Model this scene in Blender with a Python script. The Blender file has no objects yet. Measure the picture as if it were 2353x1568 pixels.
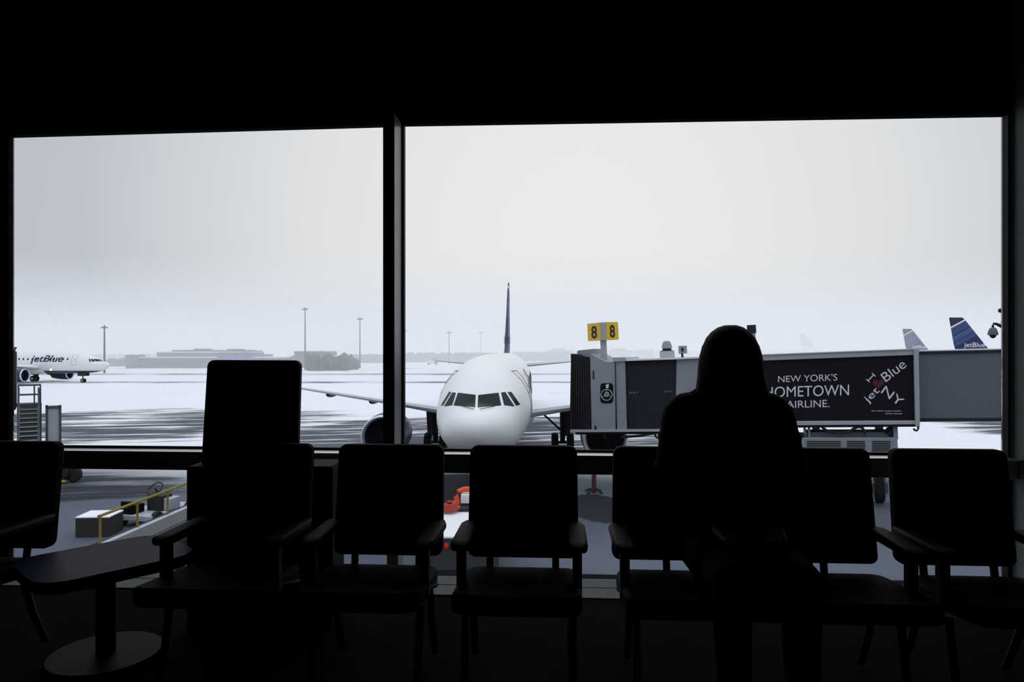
import bpy, bmesh, math, random
from mathutils import Vector, Matrix
from mathutils.bvhtree import BVHTree

random.seed(7)
C = bpy.context.scene.collection
PI = math.pi

# ------------------------------------------------------------------ camera, sky, exposure
F = 1600.0            # focal length in pixels of the 2353 x 1568 frame
U0, V0 = 1176.5, 805.0
CZ = 1.2              # camera height above the lounge floor
G = CZ - 6.08         # level of the apron outside

cam_data = bpy.data.cameras.new('camera')
cam = bpy.data.objects.new('camera', cam_data)
C.objects.link(cam)
cam_data.sensor_width = 36.0
cam_data.lens = F / 2353.0 * 36.0
cam_data.shift_y = (V0 - 784.0) / 2353.0
cam_data.clip_start = 0.05
cam_data.clip_end = 3000
cam.location = (0, 0, CZ)
cam.rotation_euler = (PI / 2, 0, 0)
scn = bpy.context.scene
scn.camera = cam
scn.view_settings.view_transform = 'Standard'
scn.view_settings.look = 'None'
scn.view_settings.exposure = 0.0
scn.view_settings.gamma = 1.0
scn.view_settings.use_curve_mapping = False

# overcast snow sky: lens vignetting put into its colour, brightest ahead, greyer to the sides
world = bpy.data.worlds.new('overcast_sky')
scn.world = world
world.use_nodes = True
wn, wl = world.node_tree.nodes, world.node_tree.links
wn.clear()
w_out = wn.new('ShaderNodeOutputWorld')
w_bg = wn.new('ShaderNodeBackground')
w_tc = wn.new('ShaderNodeTexCoord')
w_dot = wn.new('ShaderNodeVectorMath'); w_dot.operation = 'DOT_PRODUCT'
_d = Vector((0.10, 1.0, 0.16)).normalized()
w_dot.inputs[1].default_value = _d
w_rmp = wn.new('ShaderNodeValToRGB')
w_rmp.color_ramp.elements[0].position = 0.0
w_rmp.color_ramp.elements[0].color = (0.52, 0.55, 0.62, 1)
w_rmp.color_ramp.elements[1].position = 1.0
w_rmp.color_ramp.elements[1].color = (0.88, 0.875, 0.87, 1)
e = w_rmp.color_ramp.elements.new(0.80); e.color = (0.57, 0.595, 0.65, 1)
e = w_rmp.color_ramp.elements.new(0.93); e.color = (0.79, 0.795, 0.81, 1)
wl.new(w_tc.outputs['Generated'], w_dot.inputs[0])
wl.new(w_dot.outputs['Value'], w_rmp.inputs['Fac'])
wl.new(w_rmp.outputs['Color'], w_bg.inputs['Color'])
# an overcast sky is brightest overhead
w_sep = wn.new('ShaderNodeSeparateXYZ')
w_z = wn.new('ShaderNodeMapRange'); w_z.interpolation_type = 'SMOOTHSTEP'
w_z.inputs[1].default_value = 0.30; w_z.inputs[2].default_value = 0.85
w_z.inputs[3].default_value = 1.0; w_z.inputs[4].default_value = 2.2
wl.new(w_tc.outputs['Generated'], w_sep.inputs[0])
wl.new(w_sep.outputs[2], w_z.inputs[0])
wl.new(w_z.outputs[0], w_bg.inputs['Strength'])
scn.cycles.volume_bounces = 4
wl.new(w_bg.outputs['Background'], w_out.inputs['Surface'])


def P(u, v, Y):
    """point at distance Y seen at pixel (u, v) of the photograph"""
    return Vector(((u - U0) / F * Y, Y, CZ - (v - V0) / F * Y))


def YG(v):
    return 6.08 * F / (v - V0)


# ------------------------------------------------------------------ materials
def mat(name, col, rough=0.6, metal=0.0, spec=0.5, bump=0.0, bscale=40.0, var=0.0):
    m = bpy.data.materials.new(name)
    m.use_nodes = True
    nt = m.node_tree
    b = nt.nodes['Principled BSDF']
    b.inputs['Base Color'].default_value = (*col, 1)
    b.inputs['Roughness'].default_value = rough
    b.inputs['Metallic'].default_value = metal
    b.inputs['Specular IOR Level'].default_value = spec
    if bump or var:
        tc = nt.nodes.new('ShaderNodeTexCoord')
        nz = nt.nodes.new('ShaderNodeTexNoise')
        nz.inputs['Scale'].default_value = bscale
        nz.inputs['Detail'].default_value = 4
        nt.links.new(tc.outputs['Object'], nz.inputs['Vector'])
        if bump:
            bp = nt.nodes.new('ShaderNodeBump')
            bp.inputs['Strength'].default_value = bump
            bp.inputs['Distance'].default_value = 0.02
            nt.links.new(nz.outputs['Fac'], bp.inputs['Height'])
            nt.links.new(bp.outputs['Normal'], b.inputs['Normal'])
        if var:
            mx = nt.nodes.new('ShaderNodeMix'); mx.data_type = 'RGBA'
            mx.inputs[6].default_value = (*[c * (1 - var) for c in col], 1)
            mx.inputs[7].default_value = (*[min(1, c * (1 + var)) for c in col], 1)
            nt.links.new(nz.outputs['Fac'], mx.inputs[0])
            nt.links.new(mx.outputs[2], b.inputs['Base Color'])
    return m


def emit(name, col, strength):
    m = mat(name, col)
    b = m.node_tree.nodes['Principled BSDF']
    b.inputs['Emission Color'].default_value = (*col, 1)
    b.inputs['Emission Strength'].default_value = strength
    return m


M = dict(
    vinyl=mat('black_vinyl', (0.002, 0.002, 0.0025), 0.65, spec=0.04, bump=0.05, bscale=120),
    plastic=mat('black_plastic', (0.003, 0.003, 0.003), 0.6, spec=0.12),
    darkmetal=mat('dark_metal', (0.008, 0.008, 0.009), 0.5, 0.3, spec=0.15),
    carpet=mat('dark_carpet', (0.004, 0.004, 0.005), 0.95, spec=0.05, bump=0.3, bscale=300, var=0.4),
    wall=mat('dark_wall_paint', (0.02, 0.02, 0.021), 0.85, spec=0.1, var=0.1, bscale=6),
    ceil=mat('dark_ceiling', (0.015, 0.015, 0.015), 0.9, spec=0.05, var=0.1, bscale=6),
    alu=mat('grey_aluminium_trim', (0.48, 0.50, 0.49), 0.35, 0.0, spec=0.5, var=0.05, bscale=30),
    darkalu=mat('shaded_bronze_frame', (0.015, 0.015, 0.016), 0.5, spec=0.3),
    sill=mat('polished_sill_cap', (0.80, 0.81, 0.80), 0.28, 0.9),
    column=mat('grey_column_paint', (0.50, 0.53, 0.52), 0.8, spec=0.2, var=0.12, bscale=14),
    gasket=mat('rubber_gasket', (0.01, 0.01, 0.01), 0.7),
    stone=mat('pale_floor_strip', (0.36, 0.40, 0.40), 0.7, spec=0.25, var=0.15, bscale=25),
    tabletop=mat('dark_blue_laminate', (0.020, 0.030, 0.075), 0.5, spec=0.15, var=0.1, bscale=40),
    facade=mat('facade_panel', (0.25, 0.26, 0.27), 0.7, var=0.08, bscale=3),
    plane=mat('aircraft_white', (0.82, 0.82, 0.80), 0.35, spec=0.5, var=0.03, bscale=1.5),
    wing=mat('wing_grey', (0.58, 0.59, 0.60), 0.45),
    navy=mat('navy_paint', (0.012, 0.022, 0.075), 0.35, var=0.1, bscale=3),
    lip=mat('polished_lip', (0.62, 0.63, 0.66), 0.3, 0.6),
    dark=mat('dark_void', (0.008, 0.008, 0.010), 0.6),
    glassdark=mat('cockpit_glass', (0.006, 0.009, 0.011), 0.2, spec=0.10),
    seam=mat('seam_grey', (0.20, 0.21, 0.24), 0.6),
    tyre=mat('tyre_rubber', (0.012, 0.012, 0.013), 0.85),
    hub=mat('wheel_hub', (0.45, 0.46, 0.48), 0.5, 0.3),
    strut=mat('gear_strut', (0.035, 0.037, 0.04), 0.5, 0.4),
    logo=mat('navy_lettering', (0.008, 0.014, 0.06), 0.5),
    white=mat('white_lettering', (0.75, 0.78, 0.80), 0.6),
    bridge=mat('bridge_grey_panel', (0.27, 0.295, 0.325), 0.6, var=0.10, bscale=4),
    bridge2=mat('bridge_ribbed_grey', (0.125, 0.14, 0.165), 0.7, var=0.12, bscale=6),
    rail=mat('bridge_rail_grey', (0.40, 0.42, 0.43), 0.55, var=0.08, bscale=5),
    bellows=mat('black_bellows', (0.010, 0.010, 0.011), 0.8),
    curtain=mat('dark_curtain', (0.020, 0.021, 0.030), 0.75, var=0.2, bscale=8),
    banner=mat('banner_navy', (0.010, 0.008, 0.013), 0.6, spec=0.15),
    heart=mat('heart_red', (0.085, 0.008, 0.007), 0.6),
    yellow=mat('sign_yellow', (0.80, 0.50, 0.02), 0.5),
    black=mat('sign_black', (0.01, 0.01, 0.012), 0.6),
    signgrey=mat('sign_grey', (0.42, 0.44, 0.46), 0.6),
    railyellow=mat('rail_yellow', (0.24, 0.17, 0.015), 0.6, var=0.2, bscale=20),
    limegreen=mat('tow_bar_yellow_green', (0.42, 0.46, 0.02), 0.6),
    snow=mat('settled_snow', (0.86, 0.87, 0.89), 0.85, spec=0.2, bump=0.3, bscale=9),
    greysnow=mat('slushy_snow', (0.40, 0.43, 0.48), 0.7, spec=0.3, bump=0.4, bscale=6, var=0.3),
    crate=mat('dark_brown_board', (0.030, 0.025, 0.024), 0.8, var=0.3, bscale=12),
    gse=mat('white_gse_paint', (0.84, 0.84, 0.86), 0.5),
    gsegrey=mat('dark_gse_panel', (0.045, 0.046, 0.050), 0.6, var=0.2, bscale=10),
    orange=mat('orange_red_hose', (0.75, 0.09, 0.02), 0.6),
    redhose=mat('dark_red_hose', (0.36, 0.03, 0.018), 0.6),
    redlamp=mat('red_lamp_lens', (0.75, 0.03, 0.02), 0.3),
    rust=mat('rust_red_post', (0.09, 0.028, 0.018), 0.8),
    bldg=mat('far_building_grey', (0.13, 0.14, 0.15), 0.8, var=0.25, bscale=0.25),
    bldg2=mat('far_building_dark', (0.09, 0.095, 0.105), 0.8, var=0.3, bscale=0.3),
    bldgblue=mat('far_building_blue', (0.05, 0.13, 0.28), 0.8, var=0.3, bscale=0.3),
    bldgroof=mat('far_roof_snow', (0.7, 0.72, 0.74), 0.8),
    tree=mat('bare_winter_trees', (0.10, 0.105, 0.10), 0.9, var=0.4, bscale=0.6),
    pole=mat('mast_grey', (0.07, 0.075, 0.085), 0.6),
    stair=mat('stair_steel', (0.055, 0.065, 0.085), 0.6),
    pink=mat('faded_red_fin', (0.55, 0.16, 0.16), 0.5),
    camdome=mat('camera_housing_grey', (0.10, 0.105, 0.115), 0.5),
    skin=mat('skin', (0.30, 0.19, 0.14), 0.55),
    hair=mat('dark_hair', (0.004, 0.0035, 0.003), 0.65, spec=0.06, bump=0.2, bscale=60),
    coat=mat('black_coat_fabric', (0.006, 0.006, 0.007), 0.85, spec=0.1, bump=0.2, bscale=50),
    trousers=mat('dark_denim', (0.008, 0.009, 0.014), 0.85, spec=0.1),
    boot=mat('black_leather', (0.008, 0.008, 0.008), 0.4, spec=0.3),
    eye=mat('eye_white', (0.35, 0.34, 0.33), 0.3),
    landing=emit('landing_light', (1.0, 0.97, 0.88), 6.0),
)


def glass_mat():
    m = bpy.data.materials.new('window_glass')
    m.use_nodes = True
    nt = m.node_tree
    nt.nodes.clear()
    out = nt.nodes.new('ShaderNodeOutputMaterial')
    tr = nt.nodes.new('ShaderNodeBsdfTransparent')
    tr.inputs['Color'].default_value = (0.985, 0.99, 0.99, 1)
    gl = nt.nodes.new('ShaderNodeBsdfGlossy')
    gl.inputs['Roughness'].default_value = 0.02
    fr = nt.nodes.new('ShaderNodeFresnel')
    fr.inputs['IOR'].default_value = 1.35
    mx = nt.nodes.new('ShaderNodeMixShader')
    nt.links.new(fr.outputs[0], mx.inputs[0])
    nt.links.new(tr.outputs[0], mx.inputs[1])
    nt.links.new(gl.outputs[0], mx.inputs[2])
    nt.links.new(mx.outputs[0], out.inputs['Surface'])
    return m


M['glass'] = glass_mat()


class NT:
    """small helper for math-heavy node trees"""
    def __init__(s, m):
        s.n, s.l = m.node_tree.nodes, m.node_tree.links

    def math(s, op, a, b=None, c=None, clamp=False):
        n = s.n.new('ShaderNodeMath'); n.operation = op; n.use_clamp = clamp
        for i, x in enumerate((a, b, c)):
            if x is None:
                continue
            if isinstance(x, (int, float)):
                n.inputs[i].default_value = x
            else:
                s.l.new(x, n.inputs[i])
        return n.outputs[0]

    def comb(s, x, y, z):
        n = s.n.new('ShaderNodeCombineXYZ')
        for i, q in enumerate((x, y, z)):
            if isinstance(q, (int, float)):
                n.inputs[i].default_value = q
            else:
                s.l.new(q, n.inputs[i])
        return n.outputs[0]

    def noise(s, vec, scale, detail=4, rough=0.55):
        n = s.n.new('ShaderNodeTexNoise')
        n.inputs['Scale'].default_value = scale
        n.inputs['Detail'].default_value = detail
        n.inputs['Roughness'].default_value = rough
        s.l.new(vec, n.inputs['Vector'])
        return n.outputs['Fac']

    def smooth(s, x, lo, hi):
        n = s.n.new('ShaderNodeMapRange'); n.interpolation_type = 'SMOOTHSTEP'
        n.inputs[1].default_value = lo; n.inputs[2].default_value = hi
        s.l.new(x, n.inputs[0])
        return n.outputs[0]

    def mix(s, f, a, b):
        n = s.n.new('ShaderNodeMix'); n.data_type = 'RGBA'
        for i, q in ((0, f), (6, a), (7, b)):
            if isinstance(q, (int, float)):
                n.inputs[i].default_value = q
            elif isinstance(q, tuple):
                n.inputs[i].default_value = (*q, 1)
            else:
                s.l.new(q, n.inputs[i])
        return n.outputs[2]


def ground_mat():
    m = bpy.data.materials.new('snowy_apron')
    m.use_nodes = True
    t = NT(m)
    b = t.n['Principled BSDF']
    geo = t.n.new('ShaderNodeNewGeometry')
    sep = t.n.new('ShaderNodeSeparateXYZ')
    t.l.new(geo.outputs['Position'], sep.inputs[0])
    x, y = sep.outputs[0], sep.outputs[1]
    # wind-blown and driven streaks, long across the apron, a little skewed
    yy = t.math('ADD', y, t.math('MULTIPLY', x, -0.16))
    st = t.noise(t.comb(t.math('MULTIPLY', x, 0.10), t.math('MULTIPLY', yy, 0.85), 0), 1.0, 6, 0.68)
    st2 = t.noise(t.comb(t.math('MULTIPLY', x, 0.022), t.math('MULTIPLY', y, 0.16), 3.0), 1.0, 4, 0.5)
    big = t.noise(t.comb(t.math('MULTIPLY', x, 0.05), t.math('MULTIPLY', y, 0.09), 9.0), 1.0, 3, 0.5)

    def blob(cx, cy, rx, ry, skew=0.0):
        dx = t.math('DIVIDE', t.math('SUBTRACT', x, cx), rx)
        yk = t.math('SUBTRACT', t.math('SUBTRACT', y, cy), t.math('MULTIPLY', t.math('SUBTRACT', x, cx), skew))
        dy = t.math('DIVIDE', yk, ry)
        r2 = t.math('ADD', t.math('MULTIPLY', dx, dx), t.math('MULTIPLY', dy, dy))
        return t.math('SUBTRACT', 1.0, t.smooth(r2, 0.3, 1.5))

    bare = None
    for args in BARE:
        q = t.math('MULTIPLY', blob(*args[:5]), args[5])
        bare = q if bare is None else t.math('MAXIMUM', bare, q)
    # cleared taxi lanes far out
    for (yc, hw, k) in LANES:
        dd = t.math('ABSOLUTE', t.math('SUBTRACT', t.math('ADD', y, t.math('MULTIPLY', st2, 10.0)), yc + 5.0))
        q = t.math('MULTIPLY', t.math('SUBTRACT', 1.0, t.smooth(dd, hw * 0.5, hw)), k)
        bare = t.math('MAXIMUM', bare, q)
    s = t.math('ADD', t.math('MULTIPLY', st, 0.75), t.math('MULTIPLY', big, 0.25))
    # threshold falls where the apron has been driven on
    thr = t.math('SUBTRACT', 0.80, t.math('MULTIPLY', bare, 0.36))
    f = t.smooth(t.math('SUBTRACT', s, thr), -0.05, 0.07)
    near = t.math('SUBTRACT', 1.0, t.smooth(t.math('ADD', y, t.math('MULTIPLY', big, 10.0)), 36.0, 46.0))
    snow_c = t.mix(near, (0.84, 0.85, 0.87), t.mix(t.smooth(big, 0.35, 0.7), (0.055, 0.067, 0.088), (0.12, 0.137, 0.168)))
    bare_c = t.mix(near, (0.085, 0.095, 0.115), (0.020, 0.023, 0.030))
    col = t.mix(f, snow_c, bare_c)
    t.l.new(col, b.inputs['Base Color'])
    b.inputs['Roughness'].default_value = 0.8
    b.inputs['Specular IOR Level'].default_value = 0.12
    bp = t.n.new('ShaderNodeBump'); bp.inputs['Strength'].default_value = 0.25; bp.inputs['Distance'].default_value = 0.1
    t.l.new(st, bp.inputs['Height'])
    t.l.new(bp.outputs['Normal'], b.inputs['Normal'])
    return m


#          cx   cy   rx  ry  skew strength
BARE = [(-34, 58, 24, 17, 0.10, 1.0), (-8, 50, 12, 15, 0.0, 1.02), (6, 50, 13, 16, 0.0, 1.04),
        (47, 53, 15, 11, 0.0, 1.02), (-22, 31, 9, 4.5, 0.0, 1.0), (-2.5, 29, 3.6, 6, 0.0, 1.25), (3.3, 26.8, 1.25, 2.6, 0.0, 1.35), (14, 30, 9, 6, 0.0, 0.6),
        (22, 22, 12, 9, 0.0, 0.55), (-12, 24, 9, 7, 0.0, 0.35), (22, 33, 8, 3, 0, 0.8)]
LANES = [(132, 5, 0.85), (176, 8, 0.9), (98, 1.6, 0.55), (228, 7, 0.7), (300, 8, 0.6)]
M['ground'] = ground_mat()


def fuselage_mat():
    m = mat('fuselage_white_over_navy', (0.82, 0.82, 0.80), 0.35)
    t = NT(m)
    b = t.n['Principled BSDF']
    tc = t.n.new('ShaderNodeTexCoord')
    sep = t.n.new('ShaderNodeSeparateXYZ')
    t.l.new(tc.outputs['Object'], sep.inputs[0])
    f = t.smooth(sep.outputs[2], 2.24, 2.27)
    nz = t.noise(tc.outputs['Object'], 1.2, 4)
    wht = t.mix(nz, (0.80, 0.80, 0.78), (0.86, 0.86, 0.85))
    t.l.new(t.mix(f, (0.014, 0.020, 0.05), wht), b.inputs['Base Color'])
    return m


def fin_mat():
    m = mat('striped_blue_fin', (0.02, 0.05, 0.2), 0.4)
    t = NT(m)
    b = t.n['Principled BSDF']
    tc = t.n.new('ShaderNodeTexCoord')
    sep = t.n.new('ShaderNodeSeparateXYZ')
    t.l.new(tc.outputs['Object'], sep.inputs[0])
    y, z = sep.outputs[1], sep.outputs[2]
    # stripes climb towards the nose
    d = t.math('ADD', z, t.math('MULTIPLY', y, 0.55))
    n = t.noise(t.comb(0.0, 0.0, d), 3.2, 3, 0.8)
    n2 = t.noise(t.comb(5.0, 0.0, d), 7.0, 1, 0.5)
    base = t.mix(t.smooth(n, 0.46, 0.60), (0.010, 0.020, 0.085), (0.05, 0.12, 0.33))
    base = t.mix(t.smooth(n2, 0.60, 0.68), base, (0.22, 0.33, 0.55))
    base = t.mix(t.math('LESS_THAN', d, 26.0), base, (0.010, 0.016, 0.09))
    dt = 11.05 + 0.55 * 35.0
    band = t.math('LESS_THAN', t.math('ABSOLUTE', t.math('SUBTRACT', d, dt - 0.35)), 0.14)
    top = t.math('GREATER_THAN', d, dt - 0.2)
    col = t.mix(band, t.mix(top, base, (0.012, 0.02, 0.05)), (0.8, 0.8, 0.8))
    t.l.new(col, b.inputs['Base Color'])
    return m


M['fuselage'] = fuselage_mat()
M['fin'] = fin_mat()


# ------------------------------------------------------------------ mesh helpers
class MB:
    def __init__(s):
        s.bm = bmesh.new()

    def box(s, x0, x1, y0, y1, z0, z1):
        vs = [s.bm.verts.new(p) for p in ((x0, y0, z0), (x1, y0, z0), (x1, y1, z0), (x0, y1, z0),
                                          (x0, y0, z1), (x1, y0, z1), (x1, y1, z1), (x0, y1, z1))]
        for f in ((3, 2, 1, 0), (4, 5, 6, 7), (0, 1, 5, 4), (1, 2, 6, 5), (2, 3, 7, 6), (3, 0, 4, 7)):
            s.bm.faces.new([vs[i] for i in f])
        return s

    def rings(s, rings, cap=True, closed=True):
        rv = [[s.bm.verts.new(p) for p in r] for r in rings]
        n = len(rv[0])
        for a, b in zip(rv, rv[1:]):
            for i in range(n if closed else n - 1):
                j = (i + 1) % n
                try:
                    s.bm.faces.new((a[i], a[j], b[j], b[i]))
                except ValueError:
                    pass
        if cap and closed:
            s.bm.faces.new(list(reversed(rv[0])))
            s.bm.faces.new(rv[-1])
        return s

    def bar(s, a, b, ra, rb=None, n=10, cap=True):
        a, b = Vector(a), Vector(b)
        rb = ra if rb is None else rb
        d = (b - a).normalized()
        up = Vector((0, 0, 1)) if abs(d.z) < 0.95 else Vector((1, 0, 0))
        p = d.cross(up).normalized(); q = d.cross(p).normalized()
        s.rings([[c + (p * math.cos(2 * PI * i / n) + q * math.sin(2 * PI * i / n)) * r for i in range(n)]
                 for c, r in ((a, ra), (b, rb))], cap)
        return s

    def tube(s, pts, r, n=8):
        pts = [Vector(p) for p in pts]
        rr = r if isinstance(r, (list, tuple)) else [r] * len(pts)
        rings = []
        for i, p in enumerate(pts):
            d = (pts[min(i + 1, len(pts) - 1)] - pts[max(i - 1, 0)]).normalized()
            up = Vector((0, 0, 1)) if abs(d.z) < 0.9 else Vector((1, 0, 0))
            a = d.cross(up).normalized(); b = d.cross(a).normalized()
            rings.append([p + (a * math.cos(2 * PI * k / n) + b * math.sin(2 * PI * k / n)) * rr[i] for k in range(n)])
        s.rings(rings)
        return s

    def ball(s, c, r, nu=14, nv=10):
        c = Vector(c)
        r = Vector(r) if isinstance(r, (tuple, list)) else Vector((r, r, r))
        rings = []
        for j in range(nv + 1):
            t = -PI / 2 + PI * (0.02 + 0.96 * j / nv)
            rings.append([c + Vector((r.x * math.cos(t) * math.cos(2 * PI * i / nu), r.y * math.cos(t) * math.sin(2 * PI * i / nu), r.z * math.sin(t))) for i in range(nu)])
        s.rings(rings)
        return s

    def capsule(s, a, b, ra, rb=None, n=12, nc=4):
        """tapered limb with round ends"""
        a, b = Vector(a), Vector(b)
        rb = ra if rb is None else rb
        d = (b - a).normalized()
        up = Vector((0, 0, 1)) if abs(d.z) < 0.95 else Vector((1, 0, 0))
        p = d.cross(up).normalized(); q = d.cross(p).normalized()
        prof = []
        for k in range(nc + 1):
            t = PI / 2 * (1 - k / nc) * 0.97
            prof.append((a - d * ra * math.sin(t), ra * math.cos(t)))
        for k in range(nc + 1):
            t = PI / 2 * (k / nc) * 0.97
            prof.append((b + d * rb * math.sin(t), rb * math.cos(t)))
        s.rings([[c + (p * math.cos(2 * PI * i / n) + q * math.sin(2 * PI * i / n)) * r for i in range(n)] for c, r in prof])
        return s

    def poly(s, pts, d):
        """polygon pts extruded by vector d"""
        d = Vector(d)
        a = [s.bm.verts.new(p) for p in pts]
        b = [s.bm.verts.new(Vector(p) + d) for p in pts]
        n = len(pts)
        s.bm.faces.new(a); s.bm.faces.new(list(reversed(b)))
        for i in range(n):
            j = (i + 1) % n
            s.bm.faces.new((a[j], a[i], b[i], b[j]))
        return s

    def wheel(s, c, axis, r, w, n=24):
        c = Vector(c); ax = Vector(axis).normalized()
        up = Vector((0, 0, 1)); p = ax.cross(up).normalized(); q = ax.cross(p).normalized()
        prof = [(-.5, .55), (-.5, .86), (-.36, .97), (0, 1), (.36, .97), (.5, .86), (.5, .55)]
        s.rings([[c + ax * (w * o) + (p * math.cos(2 * PI * i / n) + q * math.sin(2 * PI * i / n)) * (r * k) for i in range(n)] for o, k in prof])
        return s


def rrect(w, h, r, n=6, cx=0, cz=0):
    """rounded rectangle outline in x-z"""
    pts = []
    for (sx, sz, a0) in ((1, 1, 0), (-1, 1, PI / 2), (-1, -1, PI), (1, -1, 1.5 * PI)):
        for k in range(n + 1):
            a = a0 + PI / 2 * k / n
            pts.append((cx + sx * (w / 2 - r) + r * math.cos(a), cz + sz * (h / 2 - r) + r * math.sin(a)))
    return pts


def obj(name, mb, m, parent=None, bevel=0.0, smooth=35, mods=None):
    me = bpy.data.meshes.new(name)
    bm = mb.bm if isinstance(mb, MB) else mb
    bmesh.ops.recalc_face_normals(bm, faces=bm.faces)
    bm.to_mesh(me); bm.free()
    me.materials.append(m if not isinstance(m, str) else M[m])
    if smooth:
        me.shade_smooth()
        me.set_sharp_from_angle(angle=math.radians(smooth))
    o = bpy.data.objects.new(name, me)
    C.objects.link(o)
    if parent is not None:
        o.parent = parent
    if bevel:
        b = o.modifiers.new('bevel', 'BEVEL'); b.width = bevel; b.segments = 2; b.limit_method = 'ANGLE'
    return o


def tag(o, label, cat, group=None):
    o['label'] = label; o['category'] = cat
    if group:
        o['group'] = group
    return o


def thing(name, label, cat, loc=(0, 0, 0), rz=0.0, group=None):
    o = bpy.data.objects.new(name, None)
    C.objects.link(o)
    o.empty_display_size = 0.2
    o.location = loc
    o.rotation_euler = (0, 0, rz)
    return tag(o, label, cat, group)


def struct(o, label=None):
    o['kind'] = 'structure'
    if label:
        o['label'] = label
    return o


def stuff(o, label, cat):
    o['kind'] = 'stuff'
    return tag(o, label, cat)


def copy_tree(o, parent=None, skip=()):
    c = o.copy(); C.objects.link(c); c.parent = parent
    for ch in list(o.children):
        if ch.name.split('.')[0] not in skip:
            copy_tree(ch, c, skip)
    return c


def text_mesh(body, size, extrude=0.0, shear=0.0, bold=0.0, align='LEFT', spacing=1.0):
    cu = bpy.data.curves.new('text_tmp', 'FONT')
    cu.body = body; cu.size = size; cu.extrude = extrude; cu.shear = shear; cu.offset = bold
    cu.align_x = align; cu.space_character = spacing
    o = bpy.data.objects.new('text_tmp', cu)
    C.objects.link(o)
    dg = bpy.context.evaluated_depsgraph_get()
    me = bpy.data.meshes.new_from_object(o.evaluated_get(dg))
    bm = bmesh.new(); bm.from_mesh(me)
    bpy.data.objects.remove(o); bpy.data.curves.remove(cu); bpy.data.meshes.remove(me)
    return bm


# ------------------------------------------------------------------ the lounge
WA = math.atan(0.0625)
CA, SA = math.cos(WA), math.sin(WA)
Y0 = 3.654


def S(u, d=0.0):
    k = (u - U0) / F
    return (k * (Y0 + d * CA) - d * SA) / (CA + k * SA)


def WZ(u, v, d=0.0):
    Y = Y0 - S(u, d) * SA + d * CA
    return CZ - (v - V0) / F * Y


def wall_obj(name, mb, m, bevel=0.0, smooth=None):
    o = obj(name, mb, m, None, bevel, smooth)
    o.location = (0, Y0, 0)
    o.rotation_euler = (0, 0, -WA)
    return o


SL, SM0, SM1, SR = S(30), -0.636, -0.578, S(2303)
SC = S(2313)
ZT0, ZT1 = 0.568, 0.668          # transom
ZTOP = 2.38
FX0, FX1, FY0 = -6.5, 4.6, -9.0
CEIL = 3.3
# floor, ceiling and the walls round the lounge
b = MB(); b.poly([(FX0, FY0, -0.12), (FX1, FY0, -0.12), (FX1, Y0 - FX1 * 0.0625 + 0.1, -0.12), (FX0, Y0 - FX0 * 0.0625 + 0.1, -0.12)], (0, 0, 0.12))
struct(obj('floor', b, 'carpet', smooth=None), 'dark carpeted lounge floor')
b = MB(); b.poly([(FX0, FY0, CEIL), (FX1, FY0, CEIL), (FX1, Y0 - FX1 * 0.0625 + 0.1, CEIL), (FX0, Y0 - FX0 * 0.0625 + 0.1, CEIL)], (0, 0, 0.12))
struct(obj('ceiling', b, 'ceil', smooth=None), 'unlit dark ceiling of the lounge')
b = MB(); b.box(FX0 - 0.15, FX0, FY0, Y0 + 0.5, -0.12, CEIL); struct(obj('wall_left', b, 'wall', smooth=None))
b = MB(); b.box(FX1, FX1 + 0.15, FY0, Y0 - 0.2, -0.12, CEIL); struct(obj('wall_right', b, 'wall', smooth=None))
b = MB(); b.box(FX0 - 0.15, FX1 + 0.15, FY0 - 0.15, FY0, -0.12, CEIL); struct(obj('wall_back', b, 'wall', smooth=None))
# window wall: header with its slightly sagging edge, pier on the left, parapet below the floor
b = MB()
zs = [(S(30), WZ(30, 316)), (S(880), WZ(880, 292)), (S(928), WZ(928, 290)), (S(2300), WZ(2300, 268))]
lo = [(-7.0, ZTOP)] + zs + [(5.2, ZTOP)]
b.poly([(s, -0.04, z) for s, z in lo] + [(5.2, -0.04, CEIL + 0.7), (-7.0, -0.04, CEIL + 0.7)], (0, 0.05, 0))
b.box(-7.0, SL, -0.03, 0.008, -0.05, ZTOP + 0.02)
struct(wall_obj('wall_front', b, 'wall'), 'dark wall above and left of the windows')
b = MB(); b.box(-7.0, 5.2, -0.02, 0.20, G - 0.2, -0.05)
struct(wall_obj('wall_facade', b, 'facade'), 'outer wall below the windows')
b = MB(); b.box(SC, SC + 1.4, -0.75, 0.008, -0.05, CEIL)
struct(wall_obj('wall_column', b, 'column'), 'grey column at the right end of the windows')
# frames
b = MB(); b.box(SM0, SM1, -0.20, 0.008, ZT1 - 0.02, ZTOP + 0.01)
struct(wall_obj('trim_1', b, 'alu'), 'deep grey mullion between the two upper panes')
b = MB(); b.box(SM1, SM1 + 0.010, -0.030, 0.010, ZT1, ZTOP + 0.01)
struct(wall_obj('trim_2', b, 'gasket'), 'black gasket along the mullion')
b = MB(); b.box(SL, SC, -0.10, 0.008, ZT0, ZT1)
struct(wall_obj('trim_3', b, 'alu', 0.004), 'grey transom rail under the upper panes')
b = MB(); b.box(SL, SC, -0.125, 0.004, ZT1 - 0.006, ZT1 + 0.001)
struct(wall_obj('trim_9', b, 'sill'), 'pale sill cap on top of the transom')
b = MB(); b.box(SL, SC, -0.010, 0.009, ZT1, ZT1 + 0.012)
struct(wall_obj('trim_4', b, 'gasket'), 'thin black gasket on top of the transom')
b = MB(); b.box(SR, SC, -0.045, 0.009, 0.0, ZTOP + 0.01)
struct(wall_obj('trim_5', b, 'gasket'), 'dark frame beside the right column')
b = MB(); b.box(SR + 0.013, SR + 0.019, -0.052, -0.044, ZT1, ZTOP)
struct(wall_obj('trim_6', b, 'alu'), 'thin bright bead on the right frame')
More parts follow.
